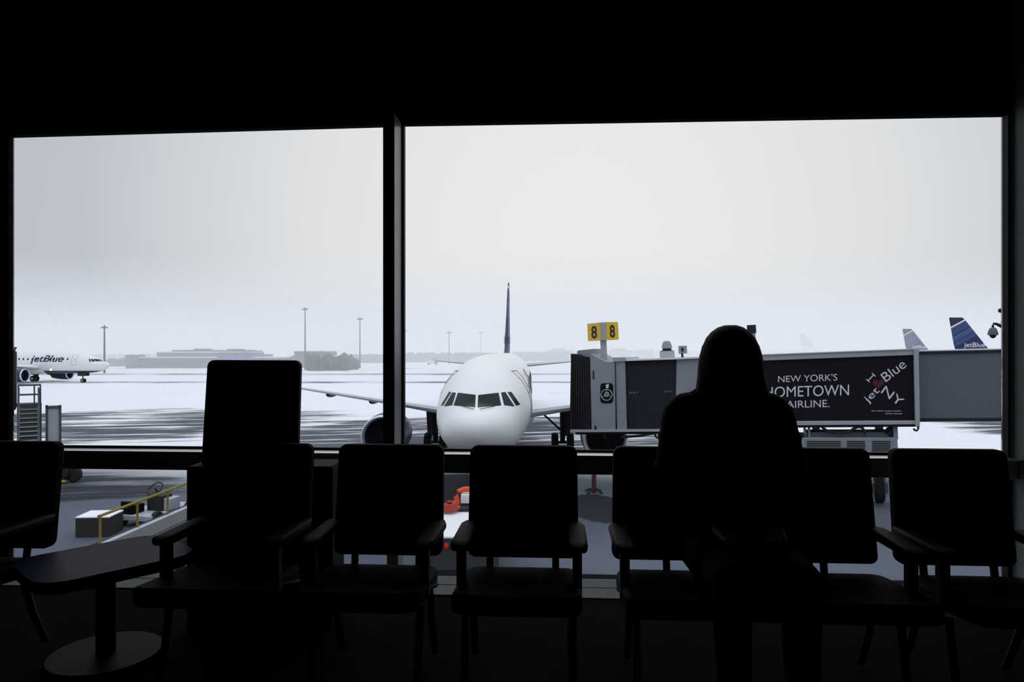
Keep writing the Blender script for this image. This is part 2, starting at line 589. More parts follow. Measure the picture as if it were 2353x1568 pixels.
b = MB(); b.box(SM0, SM1, -0.12, 0.008, 0.0, ZT0 + 0.01)
struct(wall_obj('trim_7', b, 'alu'), 'mullion between the two lower panes')
b = MB(); b.box(SL, SC, -0.27, 0.008, -0.01, 0.004)
b.box(SL, SC, -0.125, -0.120, 0.004, 0.006)
struct(wall_obj('trim_8', b, 'stone'), 'pale floor strip along the foot of the glass')
for i, (s0, s1, z0, z1) in enumerate(((SL, SM0, ZT1, ZTOP + 0.01), (SM1, SR, ZT1, ZTOP + 0.01), (SL, SM0, 0.004, ZT0), (SM1, SR, 0.004, ZT0))):
    b = MB(); b.box(s0, s1, 0.0, 0.006, z0, z1)
    struct(wall_obj('window_%d' % (i + 1), b, 'glass'), ('upper left', 'upper right', 'lower left', 'lower right')[i] + ' window pane')


# ------------------------------------------------------------------ seats
ROW = lambda X: 2.75 - 0.0625 * X


def make_seat(w, X, label, group='black lounge seats in the row', name='lounge_chair', wide=False):
    t = thing(name, label, 'chair', (X, ROW(X), 0), -WA, group)
    # back: rounded slab leaning away from the camera
    H = 0.426
    pts = rrect(w, H, 0.030, 5, 0, 0.394 + H / 2)
    b = MB()
    b.rings([[(x * (1 + 0.05 * (0.82 - z)), -(0.82 - z) * 0.13 + dy, z) for x, z in pts] for dy in (0.0, 0.055)])
    obj('backrest', b, 'vinyl', t, 0.012)
    # pan
    b = MB()
    pp = rrect(w + 0.005, 0.47, 0.06, 5, 0, -0.315)
    b.rings([[(x, y, z + (-0.08 - y) * 0.10) for x, y in pp] for z in (0.305, 0.372)])
    obj('seat', b, 'vinyl', t, 0.018)
    # struts joining back to pan
    for sx in ((-1, 1) if not wide else (-1, 0, 1)):
        b = MB(); b.bar((sx * w * 0.30, -0.04, 0.47), (sx * w * 0.30, -0.07, 0.30), 0.014)
        obj('back_strut', b, 'darkmetal', t)
    for sx in (-1, 1):
        xo = sx * (w / 2 - 0.010)
        b = MB()
        prof = rrect(0.074, 0.034, 0.015, 5, xo, 0.522)
        b.rings([[(xo + (x - xo) * k, y, 0.522 + (z - 0.522) * k) for x, z in prof] for y, k in
                 ((-0.375, 0.55), (-0.36, 0.92), (-0.33, 1.0), (-0.08, 1.0), (-0.03, 0.7))])
        a = obj('armrest', b, 'plastic', t)
        b = MB()
        b.box(xo - 0.016, xo + 0.016, -0.345, -0.305, 0.34, 0.508)
        b.bar((xo, -0.30, 0.36), (xo, -0.12, 0.31), 0.014)
        obj('arm_post', b, 'darkmetal', a, 0.004)
        b = MB()
        b.tube([(xo * 0.92, -0.33, 0.31), (xo * 0.92, -0.36, 0.16), (xo * 0.92, -0.40, 0.015)], 0.014)
        obj('leg', b, 'darkmetal', t)
        b = MB()
        b.tube([(xo * 0.92, -0.15, 0.31), (xo * 0.92, -0.10, 0.16), (xo * 0.92, -0.03, 0.015)], 0.014)
        obj('leg', b, 'darkmetal', t)
    return t


make_seat(0.423, -2.085, 'black lounge chair at the left end of the row, cut by the photo edge')
make_seat(0.423, -1.02, 'black lounge chair in front of the tall black panel')
make_seat(0.423, -0.486, 'black lounge chair standing in front of the window mullion')
make_seat(0.423, 0.045, 'black lounge chair under the nose of the parked aircraft')
make_seat(0.975, 0.885, 'double-width black lounge seat with the long-haired person on it', name='lounge_bench', wide=True)
make_seat(0.423, 1.665, 'black lounge chair at the right end of the row beside the grey column')

# low table in the gap of the row
t = thing('side_table', 'low dark blue table between the first two black chairs', 'table', (-1.575, 2.70, 0), math.radians(48))
b = MB()
pp = rrect(0.56, 0.44, 0.11, 7)
b.rings([[(x * k, y * k, z) for x, y in pp] for z, k in ((0.355, 0.97), (0.372, 1.0), (0.392, 1.0), (0.40, 0.985))])
obj('table_top', b, 'tabletop', t)
b = MB(); b.bar((0, 0, 0.36), (0, 0, 0.02), 0.035, n=16); obj('pedestal', b, 'plastic', t)
b = MB(); b.bar((0, 0, 0.03), (0, 0, 0.0), 0.20, 0.21, n=28); obj('base', b, 'plastic', t)

# tall black panel on a wide black cabinet behind the second chair
t = thing('pedestal_display', 'tall black slab with rounded top corners rising behind the second chair', 'display', (0, 0, 0))
b = MB(); b.box(-1.398, -0.77, 2.985, 3.20, 0.0, 0.70)
obj('cabinet', b, 'bellows', t, 0.01)
b = MB()
pc = P(586, 828, 3.08)
pts = rrect(0.408, 0.50, 0.028, 5, 0, -0.25)
b.rings([[(pc.x + x + 0.045 * z - 0.015 * z * (x / 0.2), 3.06 + dy, pc.z + z - 0.004 * x) for x, z in pts] for dy in (0, 0.045)])
obj('panel', b, 'plastic', t, 0.008)
b = MB(); b.box(pc.x - 0.10, pc.x + 0.08, 3.07, 3.13, 0.69, 0.80)
obj('panel_mount', b, 'darkmetal', t, 0.005)


# ------------------------------------------------------------------ the person
def person():
    px, py = 0.805, 2.56
    t = thing('person', 'seated person with long hair and dark coat, silhouetted against the window', 'person', (px, py, 0), -WA)

    def L(*a):
        return Vector(a)
    R = 0.006

    def remesh(o, vox, sm=4):
        r = o.modifiers.new('remesh', 'REMESH'); r.mode = 'VOXEL'; r.voxel_size = vox; r.use_smooth_shade = True
        s = o.modifiers.new('smooth', 'SMOOTH'); s.factor = 0.5; s.iterations = sm
        return o
    # body (faces the camera, -y)
    b = MB()
    b.ball((0.003, 0.02, 1.175), (0.074, 0.092, 0.108))
    b.ball((0.003, -0.025, 1.12), (0.058, 0.066, 0.078))
    b.ball((0.003, -0.062, 1.067), (0.026, 0.022, 0.02))
    b.capsule((0.003, -0.092, 1.165), (0.003, -0.108, 1.132), 0.008, 0.014)     # nose
    b.ball((0.003, -0.083, 1.098), (0.024, 0.012, 0.008))                       # lips
    for s in (-1, 1):
        b.ball((0.003 + s * 0.078, 0.015, 1.15), (0.010, 0.02, 0.032))          # ears
        b.ball((0.003 + s * 0.03, -0.072, 1.185), (0.024, 0.014, 0.008))        # brow
        b.ball((0.003 + s * 0.038, -0.056, 1.13), (0.022, 0.02, 0.018))         # cheek
    b.capsule((0.003, 0.03, 1.09), (0.003, 0.04, 1.0), 0.052, 0.06)
    b.capsule((-0.10, 0.045, 0.965), (0.10, 0.045, 0.965), 0.055)
    b.ball((0, 0.03, 0.86), (0.165, 0.10, 0.17))
    b.ball((0, 0.01, 0.66), (0.14, 0.095, 0.16))
    b.ball((0, 0.0, 0.50), (0.175, 0.13, 0.11))
    for s in (-1, 1):
        sh, el, wr = L(s * 0.165, 0.045, 0.945), L(s * 0.224, 0.0, 0.73), L(s * 0.095, -0.20, 0.60)
        b.capsule(sh, el, 0.045, 0.037); b.capsule(el, wr, 0.037, 0.026)
        hip, kn, an = L(s * 0.09, 0.0, 0.47), L(s * 0.105, -0.43, 0.49), L(s * 0.10, -0.45, 0.09)
        b.capsule(hip, kn, 0.085, 0.056); b.capsule(kn, an, 0.054, 0.036)
        b.capsule(an, an + L(s * 0.02, -0.15, -0.055), 0.035, 0.03)
        # palm and fingers resting on the thighs
        hd = L(-s * 0.25, -0.9, -0.15).normalized()
        side = L(s * 0.93, -0.3, 0.0).normalized()
        palm = wr + hd * 0.05
        b.capsule(wr + hd * 0.02 - side * 0.018, palm + hd * 0.03 - side * 0.024, 0.016, 0.013)
        b.capsule(wr + hd * 0.02 + side * 0.018, palm + hd * 0.03 + side * 0.024, 0.016, 0.013)
        b.capsule(wr + hd * 0.02, palm + hd * 0.035, 0.016, 0.013)
        for i, ln in enumerate((0.058, 0.072, 0.078, 0.070)):
            o0 = palm + hd * 0.035 + side * (0.030 - 0.020 * i)
            k1 = o0 + hd * ln * 0.5 + L(0, 0, 0.004)
            k2 = k1 + hd * ln * 0.35 + L(0, 0, -0.012)
            k3 = k2 + hd * ln * 0.2 + L(0, 0, -0.014)
            b.capsule(o0, k1, 0.0088, 0.0082, 8, 3); b.capsule(k1, k2, 0.0082, 0.0075, 8, 3); b.capsule(k2, k3, 0.0075, 0.0066, 8, 3)
        t0 = wr + hd * 0.025 - side * 0.026
        t1 = t0 - side * 0.026 + hd * 0.028
        b.capsule(t0, t1, 0.0115, 0.0095, 8, 3); b.capsule(t1, t1 + hd * 0.032 + L(0, 0, -0.006), 0.0095, 0.0078, 8, 3)
    remesh(obj('body', b, 'skin', t), 0.0045, 3)
    for s in (-1, 1):
        b = MB(); b.ball((0.003 + s * 0.030, -0.071, 1.165), (0.0125, 0.010, 0.0075))
        obj('eye', b, 'eye', t)
    # hair: a shell over the skull falling to the shoulders, open over the face
    b = MB()
    lv = [(1.0, .128, .085), (1.03, .133, .105), (1.06, .131, .118), (1.10, .122, .122), (1.14, .117, .124), (1.18, .110, .122), (1.215, .100, .118),
          (1.245, .086, .106), (1.268, .067, .086), (1.284, .045, .06), (1.292, .022, .03)]
    n = 40
    outer, inner = [], []
    for z, hw, hd in lv:
        op = 0.95 if z < 1.2 else max(0.0, 0.95 * (1.262 - z) / 0.062)
        ro, ri = [], []
        for i in range(n + 1):
            a = -PI / 2 + op + (2 * PI - 2 * op) * i / n
            wv = 1 + 0.012 * math.sin(9 * a + 20 * z)
            cx = 0.003 + 0.012 * max(0, (1.12 - z) / 0.12)
            ro.append(Vector((cx + hw * wv * math.cos(a), 0.022 + hd * wv * math.sin(a), z)))
            ri.append(Vector((cx + hw * 0.80 * math.cos(a), 0.022 + hd * 0.80 * math.sin(a), z - (0.012 if z > 1.25 else 0))))
        outer.append(ro); inner.append(ri)
    loops = [o + list(reversed(i)) for o, i in zip(outer, inner)]
    b.rings(loops)
    h = obj('hair', b, 'hair', t)
    # padded coat
    b = MB()
    b.capsule((-0.15, 0.045, 0.965), (0.15, 0.045, 0.965), 0.078)
    b.capsule((-0.09, 0.05, 1.005), (0.10, 0.05, 1.005), 0.06)
    b.ball((0, 0.03, 0.86), (0.20, 0.125, 0.19))
    b.ball((0, 0.015, 0.67), (0.19, 0.12, 0.17))
    b.ball((0, -0.01, 0.52), (0.21, 0.15, 0.115))
    for s in (-1, 1):
        sh, el, wr = L(s * 0.175, 0.045, 0.952), L(s * 0.224, 0.0, 0.73), L(s * 0.105, -0.185, 0.605)
        b.capsule(sh, el, 0.068, 0.058); b.capsule(el, wr, 0.056, 0.042)
        for k in range(4):                                                       # quilted puffs
            f = 0.08 + 0.25 * k
            c = sh.lerp(el, f)
            b.ball(c, (0.070 - 0.003 * k + (0.006 if k % 2 else 0), 0.07, 0.036))
        for k in range(3):
            b.ball(el.lerp(wr, 0.15 + 0.33 * k), 0.054 - 0.004 * k)
        b.capsule((s * 0.11, -0.05, 0.50), (s * 0.12, -0.24, 0.50), 0.10, 0.085)  # skirt of the coat over the thighs
    remesh(obj('coat', b, 'coat', t), 0.008, 3)
    b = MB()
    for s in (-1, 1):
        hip, kn, an = L(s * 0.09, -0.02, 0.475), L(s * 0.105, -0.43, 0.49), L(s * 0.10, -0.45, 0.12)
        b.capsule(hip, kn, 0.094, 0.066); b.capsule(kn, an, 0.064, 0.050)
    b.ball((0, 0, 0.485), (0.18, 0.13, 0.10))
    remesh(obj('trousers', b, 'trousers', t), 0.010, 3)
    for s in (-1, 1):
        b = MB()
        b.capsule((s * 0.10, -0.45, 0.20), (s * 0.10, -0.45, 0.06), 0.054, 0.05)
        b.capsule((s * 0.10, -0.44, 0.048), (s * 0.122, -0.60, 0.042), 0.046, 0.04)
        remesh(obj('boot', b, 'boot', t), 0.008, 2)
    return t


person()

# ------------------------------------------------------------------ the apron
b = MB()
n = 30
b.poly([(-1500, -60, G - 0.5), (1500, -60, G - 0.5), (1500, 2200, G - 0.5), (-1500, 2200, G - 0.5)], (0, 0, 0.5))
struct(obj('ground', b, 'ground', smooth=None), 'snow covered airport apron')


# ------------------------------------------------------------------ aircraft
SEC = [  # y aft of the nose, half width, top, bottom
    (0.00, 0.03, 3.32, 3.24), (0.06, 0.24, 3.50, 3.05), (0.2, 0.46, 3.64, 2.88), (0.5, 0.76, 3.80, 2.64), (0.9, 1.03, 3.92, 2.42),
    (1.3, 1.23, 4.01, 2.26), (1.6, 1.35, 4.10, 2.17), (2.0, 1.48, 4.32, 2.07), (2.4, 1.59, 4.54, 1.99), (2.8, 1.68, 4.75, 1.93),
    (3.3, 1.77, 4.98, 1.87), (3.9, 1.85, 5.21, 1.82), (4.6, 1.91, 5.42, 1.78), (5.5, 1.955, 5.61, 1.75), (6.5, 1.975, 5.75, 1.74),
    (8.0, 1.975, 5.85, 1.74), (10.0, 1.975, 5.88, 1.74), (15, 1.975, 5.88, 1.74), (24.0, 1.975, 5.88, 1.74), (26.5, 1.93, 5.88, 1.95), (29, 1.72, 5.87, 2.50), (31.5, 1.38, 5.83, 3.20),
    (34, 0.95, 5.72, 3.95), (36, 0.55, 5.55, 4.55), (37.3, 0.25, 5.35, 4.92), (37.57, 0.1, 5.2, 5.05)]


def fus_ring(y, w, zt, zb, n=56):
    zc, h = (zt + zb) / 2, (zt - zb) / 2
    # widest line sits a little below mid-height on the nose
    return [Vector((w * math.copysign(abs(math.cos(a)) ** 1.0, math.cos(a)), y, zc + h * math.copysign(abs(math.sin(a)) ** 1.0, math.sin(a))))
            for a in (2 * PI * i / n for i in range(n))]


def interp_sec(y):
    ks = SEC
    for i in range(len(ks) - 1):
        if ks[i][0] <= y <= ks[i + 1][0]:
            p0, p1, p2, p3 = ks[max(i - 1, 0)], ks[i], ks[i + 1], ks[min(i + 2, len(ks) - 1)]
            t = (y - p1[0]) / (p2[0] - p1[0])
            r = []
            for c in (1, 2, 3):
                def tang(a, b_, q):
                    return (q[c] - a[c]) / (q[0] - a[0]) if q[0] != a[0] else 0
                d = p2[0] - p1[0]
                m1 = tang(p0, p1, p2) * d if i > 0 else (p2[c] - p1[c])
                m2 = tang(p1, p2, p3) * d
                h = (2 * t ** 3 - 3 * t ** 2 + 1) * p1[c] + (t ** 3 - 2 * t ** 2 + t) * m1 + (-2 * t ** 3 + 3 * t ** 2) * p2[c] + (t ** 3 - t ** 2) * m2
                r.append(h)
            return r
    return ks[-1][1:]


PLANE_LOC = Vector((-1.289, 24.0, G))
PLANE_RZ = -math.atan(0.0288)


def make_aircraft():
    t = thing('airliner', 'white airliner parked nose-on at the gate, snow on its wings', 'airplane', PLANE_LOC, PLANE_RZ)
    ys = [0, .03, .06, .12, .2, .35, .5, .7, .9, 1.1, 1.3, 1.45, 1.6, 1.8, 2.0, 2.2, 2.4, 2.6, 2.8, 3.05, 3.3, 3.6, 3.9, 4.25, 4.6, 5.0, 5.5, 6, 6.5, 7.2, 8, 9, 10, 12.5, 15, 19, 24, 25.2, 26.5, 27.8, 29, 30.3, 31.5, 32.8, 34, 35, 36, 36.7, 37.3, 37.57]
    rings = [fus_ring(y, *interp_sec(y)) for y in ys]
    b = MB(); b.rings(rings)
    bmesh.ops.recalc_face_normals(b.bm, faces=b.bm.faces)
    bvh = BVHTree.FromBMesh(b.bm)
    obj('fuselage', b, 'fuselage', t, smooth=60)
    mw = Matrix.Translation(PLANE_LOC) @ Matrix.Rotation(PLANE_RZ, 4, 'Z')
    inv = mw.inverted()
    eye = inv @ Vector((0, 0, CZ))
    # flight-deck windows laid on the skin of the nose
    panes = [((1052.6, 903.4), (1093, 908.2), (1091.9, 936.6), (1042.5, 932.2)), ((1099, 908.8), (1145.4, 903.4), (1151.4, 932.2), (1097.5, 936.8)),
             ((1039.5, 902.6), (1047.8, 903.4), (1039.2, 931.6), (1021, 934.4)), ((1032.4, 901), (1037, 901.8), (1018, 932.8), (1013.3, 932)),
             ((1151.4, 903.2), (1160.9, 901.6), (1181.7, 934.4), (1158.5, 931.6)), ((1166, 901.6), (1175, 901.6), (1194.8, 930), (1185.9, 932.8))]
    for q in panes:
        b = MB(); N = 8
        g, gin = [], []
        for j in range(N + 1):
            row, rin = [], []
            for i in range(N + 1):
                s_, v_ = i / N, j / N
                u = (q[0][0] * (1 - s_) + q[1][0] * s_) * (1 - v_) + (q[3][0] * (1 - s_) + q[2][0] * s_) * v_
                v = (q[0][1] * (1 - s_) + q[1][1] * s_) * (1 - v_) + (q[3][1] * (1 - s_) + q[2][1] * s_) * v_
                d = (inv @ P(u, v, 20.0)) - eye
                loc, nrm, _i, _d = bvh.ray_cast(eye, d.normalized())
                if loc is None:
                    loc = inv @ P(u, v, 26.0); nrm = Vector((0, -1, 0))
                row.append(b.bm.verts.new(loc + nrm * 0.014)); rin.append(b.bm.verts.new(loc - nrm * 0.02))
            g.append(row); gin.append(rin)
        for j in range(N):
            for i in range(N):
                b.bm.faces.new((g[j][i], g[j][i + 1], g[j + 1][i + 1], g[j + 1][i]))
        rim = [(0, i) for i in range(N)] + [(j, N) for j in range(N)] + [(N, N - i) for i in range(N)] + [(N - j, 0) for j in range(N)]
        for (a0, a1), (b0, b1) in zip(rim, rim[1:] + rim[:1]):
            b.bm.faces.new((g[a0][a1], g[b0][b1], gin[b0][b1], gin[a0][a1]))
        obj('cockpit_window', b, 'glassdark', t, smooth=50)

    def skin(y, z, s, off=0.01):
        loc, nrm, _i, _d = bvh.ray_cast(Vector((s * 5, y, z)), Vector((-s, 0, 0)))
        return loc + nrm * off if loc is not None else Vector((s * 1.9, y, z))
    # wipers
    for s in (-1, 1):
        b = MB()
        pts = []
        for k in range(6):
            q = Vector((s * (0.10 + 0.10 * k), -3, 3.93 + 0.012 * k))
            loc, nrm, _i, _d = bvh.ray_cast(q, Vector((0, 1, 0)))
            pts.append(loc + nrm * 0.04)
        b.tube(pts, 0.012, 6)
        obj('wiper', b, 'dark', t)
    # doors, as outlined panels, and cabin windows
    for s in (-1, 1):
        for (y0, y1) in ((5.15, 5.98), (29.3, 30.1)):
            b = MB()
            z0, z1 = 3.35, 5.2
            rp = []
            for k in range(12): rp.append((y0, z0 + (z1 - z0) * k / 12))
            for k in range(4): rp.append((y0 + (y1 - y0) * k / 4, z1))
            for k in range(12): rp.append((y1, z1 - (z1 - z0) * k / 12))
            for k in range(4): rp.append((y1 - (y1 - y0) * k / 4, z0))
            pts = [skin(y, z, s, 0.0) for y, z in rp]
            b.tube(pts + pts[:1], 0.022, 6)
            b.tube([skin(y0 + .2, 4.3, s, 0.0), skin(y0 + .45, 4.3, s, 0.0)], 0.025, 6)
            obj('door', b, 'seam', t)
        for k in range(26):
            y = 6.75 + 0.86 * k
            if 12.0 < y < 12.01:
                continue
            b = MB()
            g = [[skin(y + 0.15 * math.cos(2 * PI * i / 12), 4.42 + 0.20 * math.sin(2 * PI * i / 12), s, o) for i in range(12)] for o in (-0.02, 0.012)]
            b.rings(g)
            obj('cabin_window', b, 'glassdark', t)
        # airline name
        bm = text_mesh('jetBlue', 1.95, 0.0, 0.18, 0.035)
        xs = [v.co.x for v in bm.verts]; w = max(xs) - min(xs); x0 = min(xs)
        bmesh.ops.triangulate(bm, faces=bm.faces)
        sub = [e_ for e_ in bm.edges if e_.calc_length() > 0.5]
        bmesh.ops.subdivide_edges(bm, edges=sub, cuts=2)
        for v in bm.verts:
            f = (v.co.x - x0) / w
            # text reads tail to nose on the right-hand side, nose to tail on the left
            yy = 14.0 - 6.4 * f if s < 0 else 7.6 + 6.4 * f
            v.co = skin(yy, 3.95 + v.co.y * 0.86, s, 0.018)
        obj('name_lettering', bm, 'logo', t, smooth=None)
    # belly fairing
    b = MB()
    fr = []
    for k in range(13):
        f = k / 12
        y = 10.6 + 11.8 * f
        e_ = math.sin(PI * f) ** 0.5
        fr.append([Vector((2.15 * e_ * math.cos(a) + 0.001 * math.cos(a), y, 2.30 + 0.85 * e_ * math.sin(a))) for a in (2 * PI * i / 24 for i in range(24))])
    b.rings(fr); obj('belly_fairing', b, 'plane', t, smooth=60)

    def airfoil(x, yle, chord, z, th, n=14):
        pts = []
        up, dn = [], []
        for k in range(n + 1):
            c = (1 - math.cos(PI * k / n)) / 2
            tt = 5 * th * (0.2969 * math.sqrt(c) - 0.126 * c - 0.3516 * c * c + 0.2843 * c ** 3 - 0.1015 * c ** 4) * chord
            up.append((x, yle + c * chord, z + tt)); dn.append((x, yle + c * chord, z - tt * 0.8))
        return up + list(reversed(dn[1:-1]))
    # wings, with their settled snow, fairings, engines and gear
    for s in (-1, 1):
        st = [(0.8, 11.6, 7.6, 2.72, .14), (2.0, 12.2, 6.9, 2.82, .135), (5.9, 14.45, 4.4, 3.18, .12), (10.5, 17.15, 2.95, 3.60, .115), (15.4, 20.0, 1.75, 4.05, .11), (16.9, 20.9, 1.35, 4.18, .10)]
        b = MB(); b.rings([airfoil(s * x, y, c, z, th) for x, y, c, z, th in st])
        w = obj('wing', b, 'wing', t, smooth=40)
        b = MB()
        sn = []
        for x, y, c, z, th in st[1:-1]:
            af = airfoil(s * x, y, c, z, th)
            sn.append([(p[0], p[1] + 0.0, p[2] + 0.02) for p in af[1:13]] + [(p[0], p[1], p[2] - 0.05) for p in reversed(af[1:13])])
        b.rings(sn)
        obj('wing_snow', b, 'snow', w, smooth=40)
        b = MB(); b.poly([(s * 16.85, 20.85, 4.16), (s * 16.85, 22.2, 4.2), (s * 17.0, 22.35, 4.95), (s * 17.0, 21.7, 4.95)], (s * 0.06, 0, 0))
        obj('wingtip_fence', b, 'plane', w)
        for (x, y, z, ln) in ((7.6, 18.3, 3.05, 1.5), (10.6, 19.6, 3.36, 1.3), (13.5, 20.9, 3.68, 1.1)):
            b = MB(); b.ball((s * x, y, z), (0.17, ln, 0.24))
            obj('flap_fairing', b, 'navy', w, smooth=60)
        # engine
        ex, ez = s * 5.75, 1.55
        prof = [(11.95, 1.00), (11.80, 1.04), (11.76, 1.09), (11.80, 1.13), (12.0, 1.17), (12.6, 1.21), (13.4, 1.20), (14.4, 1.10), (15.3, 0.96), (15.3, 0.90)]
        nseg = 36
        ring = lambda y, r: [Vector((ex + r * math.cos(2 * PI * i / nseg), y, ez + r * math.sin(2 * PI * i / nseg))) for i in range(nseg)]
        b = MB(); b.rings([ring(y, r) for y, r in prof[4:]] + [ring(12.7, 0.92), ring(12.02, 0.97)], cap=False)
        en = obj('engine_nacelle', b, 'navy', t, smooth=50)
        b = MB(); b.rings([ring(12.03, 0.975)] + [ring(y, r) for y, r in prof[:4]] + [ring(12.01, 1.172)], cap=False)
        obj('inlet_lip', b, 'lip', en, smooth=50)
        b = MB()
        for k in range(24):
            a = 2 * PI * k / 24
            d1, d2 = Vector((math.cos(a), 0, math.sin(a))), Vector((-math.sin(a), 0, math.cos(a)))
            c0 = Vector((ex, 12.62, ez))
            b.poly([c0 + d1 * 0.26 - d2 * 0.03, c0 + d1 * 0.91 - d2 * 0.09 + Vector((0, -.05, 0)), c0 + d1 * 0.91 + d2 * 0.09 + Vector((0, .09, 0)), c0 + d1 * 0.26 + d2 * 0.03 + Vector((0, .04, 0))], (0, 0.012, 0))
        b.rings([ring(12.78, 0.92), ring(12.80, 0.92)])
        obj('fan', b, 'dark', en)
        b = MB(); b.bar((ex, 12.70, ez), (ex, 12.25, ez), 0.27, 0.03, 20); obj('spinner', b, 'strut', en)
        b = MB(); b.bar((ex, 15.0, ez), (ex, 16.6, ez + .05), 0.62, 0.28, 24); obj('exhaust_cone', b, 'strut', en)
        b = MB(); b.poly([(ex - 0.16, 12.9, 2.70), (ex - 0.16, 15.0, 3.15), (ex - 0.16, 17.2, 3.0), (ex - 0.16, 16.2, 1.9), (ex - 0.16, 14.0, 2.3)], (0.32, 0, 0))
        obj('pylon', b, 'plane', en)
        # main gear
        gx = s * 3.8
        b = MB(); b.bar((gx, 17.7, 0.55), (gx, 17.5, 2.75), 0.15, 0.18); b.bar((gx, 17.7, 1.2), (gx - s * 1.5, 17.5, 2.6), 0.06)
        b.bar((gx - 0.5, 17.7, 0.57), (gx + 0.5, 17.7, 0.57), 0.08); b.poly([(gx + s * 0.12, 17.15, 1.0), (gx + s * 0.42, 17.15, 1.15), (gx + s * 0.50, 17.15, 2.75), (gx + s * 0.05, 17.15, 2.75)], (0, 0.95, 0))
        mg = obj('main_gear', b, 'strut', t)
        for q in (-1, 1):
            b = MB(); b.wheel((gx + q * 0.46, 17.7, 0.575), (1, 0, 0), 0.575, 0.40)
            wh = obj('wheel', b, 'tyre', mg)
            b = MB(); b.bar((gx + q * 0.46 - 0.21, 17.7, 0.575), (gx + q * 0.46 + 0.21, 17.7, 0.575), 0.27, n=16)
            obj('hub', b, 'hub', mg)
        # tailplane
        b = MB(); b.rings([airfoil(s * x, y, c, z, .10) for x, y, c, z in ((0.35, 31.0, 4.0, 4.78), (6.2, 34.6, 1.45, 5.2))])
        obj('tailplane', b, 'wing', t, smooth=40)
    # nose gear
    b = MB(); b.bar((0, 5.07, 0.4), (0, 5.3, 2.1), 0.09, 0.11); b.bar((-0.28, 5.07, 0.385), (0.28, 5.07, 0.385), 0.05)
    b.box(-0.45, -0.41, 4.2, 5.9, 1.25, 1.95); b.box(0.41, 0.45, 4.2, 5.9, 1.25, 1.95)
    ng = obj('nose_gear', b, 'strut', t)
    for q in (-1, 1):
        b = MB(); b.wheel((q * 0.25, 5.07, 0.385), (1, 0, 0), 0.385, 0.24); obj('wheel', b, 'tyre', ng)
        b = MB(); b.bar((q * 0.25 - 0.13, 5.07, 0.385), (q * 0.25 + 0.13, 5.07, 0.385), 0.18, n=16); obj('hub', b, 'hub', ng)
    # fin
    fs = [(27.4, 30.6, 5.78, 0.02, 0.02)]
    b = MB()
    rows = []
    for z, yle, c, th in ((5.6, 28.3, 6.6, .055), (6.2, 29.6, 5.9, .055), (7.0, 30.3, 5.45, .055), (9.0, 31.9, 4.2, .052), (11.0, 33.5, 2.95, .05), (11.55, 33.95, 2.6, .045), (11.76, 34.3, 2.2, .03)):
        af = airfoil(0, yle, c, 0, th * 1.3)
        rows.append([Vector((p[2] * (1.0 if p[2] > 0 else 1.25), p[1], z)) for p in af])
    b.rings(rows)
    fin = obj('tail_fin', b, 'fin', t, smooth=40)
    for s in (-1, 1):
        bm = text_mesh('jetBlue', 1.0, 0.0, 0.0, 0.008)
        xs = [v.co.x for v in bm.verts]; w = max(xs) - min(xs); x0 = min(xs)
        for v in bm.verts:
            f = (v.co.x - x0) / w
            yy = (34.1 - 3.7 * f) if s < 0 else (30.4 + 3.7 * f)
            v.co = Vector((s * 0.225, yy, 6.62 + v.co.y * 1.15))
        obj('fin_lettering', bm, 'white', fin, smooth=None)
    return t


plane = make_aircraft()

# airliner standing side-on at the left: the nose points to the right
p2 = copy_tree(plane)
tag(p2, 'white airliner seen side-on at the left edge, nose pointing right', 'airplane')
YP = 130.0
p2.location = (-75.2, YP, G)
p2.rotation_euler = (0, 0, math.radians(90 - 4))
for (u, v, r) in ((117, 850, 0.17), (41, 846, 0.17)):
    pt = P(u, v, YP - 2.6)
    b = MB(); b.ball((0, 0, 0), r)
    o = obj('landing_light', b, 'landing', p2, smooth=60)
    o.matrix_parent_inverse = Matrix.Identity(4)
    o.location = (Matrix.Translation(p2.location) @ Matrix.Rotation(p2.rotation_euler.z, 4, 'Z')).inverted() @ pt
far_skip = ('cabin_window', 'wiper', 'hub', 'fan', 'spinner')
p3 = copy_tree(plane, None, far_skip)
tag(p3, 'airliner behind the boarding bridge, its tall striped blue fin nearest the camera arm', 'airplane', 'tails beyond the bridge')
# fin top trailing corner at pixel 2186
p3.location = (P(2212, 800, 121).x + 34.2, 121, G)
p3.rotation_euler = (0, 0, math.radians(90))
p4 = copy_tree(plane, None, far_skip)
tag(p4, 'hazier airliner further behind the bridge with a smaller pale blue fin', 'airplane', 'tails beyond the bridge')
p4.location = (P(2094, 800, 186).x + 34.2, 186, G)
p4.rotation_euler = (0, 0, math.radians(90))
p5 = copy_tree(plane, None, far_skip + ('fin_lettering', 'name_lettering'))
tag(p5, 'airliner almost lost in the haze with a faint pink fin', 'airplane', 'tails beyond the bridge')
p5.location = (P(1848, 800, 470).x + 34.2 * 1.46, 470, G)
p5.rotation_euler = (0, 0, math.radians(90))
p5.scale = (1.46,) * 3
for ch in p5.children:
    if ch.name.startswith('tail_fin'):
        ch.data = ch.data.copy(); ch.data.materials[0] = M['pink']

# ------------------------------------------------------------------ boarding bridge
BO = P(1745, 969, 27.6)
e1 = (P(2103, 967, 25.6) - BO).normalized()
e3 = (Vector((0, 0, 1)) - e1 * e1.z).normalized()
e2 = e3.cross(e1)
BM = Matrix((( e1.x, e2.x, e3.x, BO.x), (e1.y, e2.y, e3.y, BO.y), (e1.z, e2.z, e3.z, BO.z), (0, 0, 0, 1)))


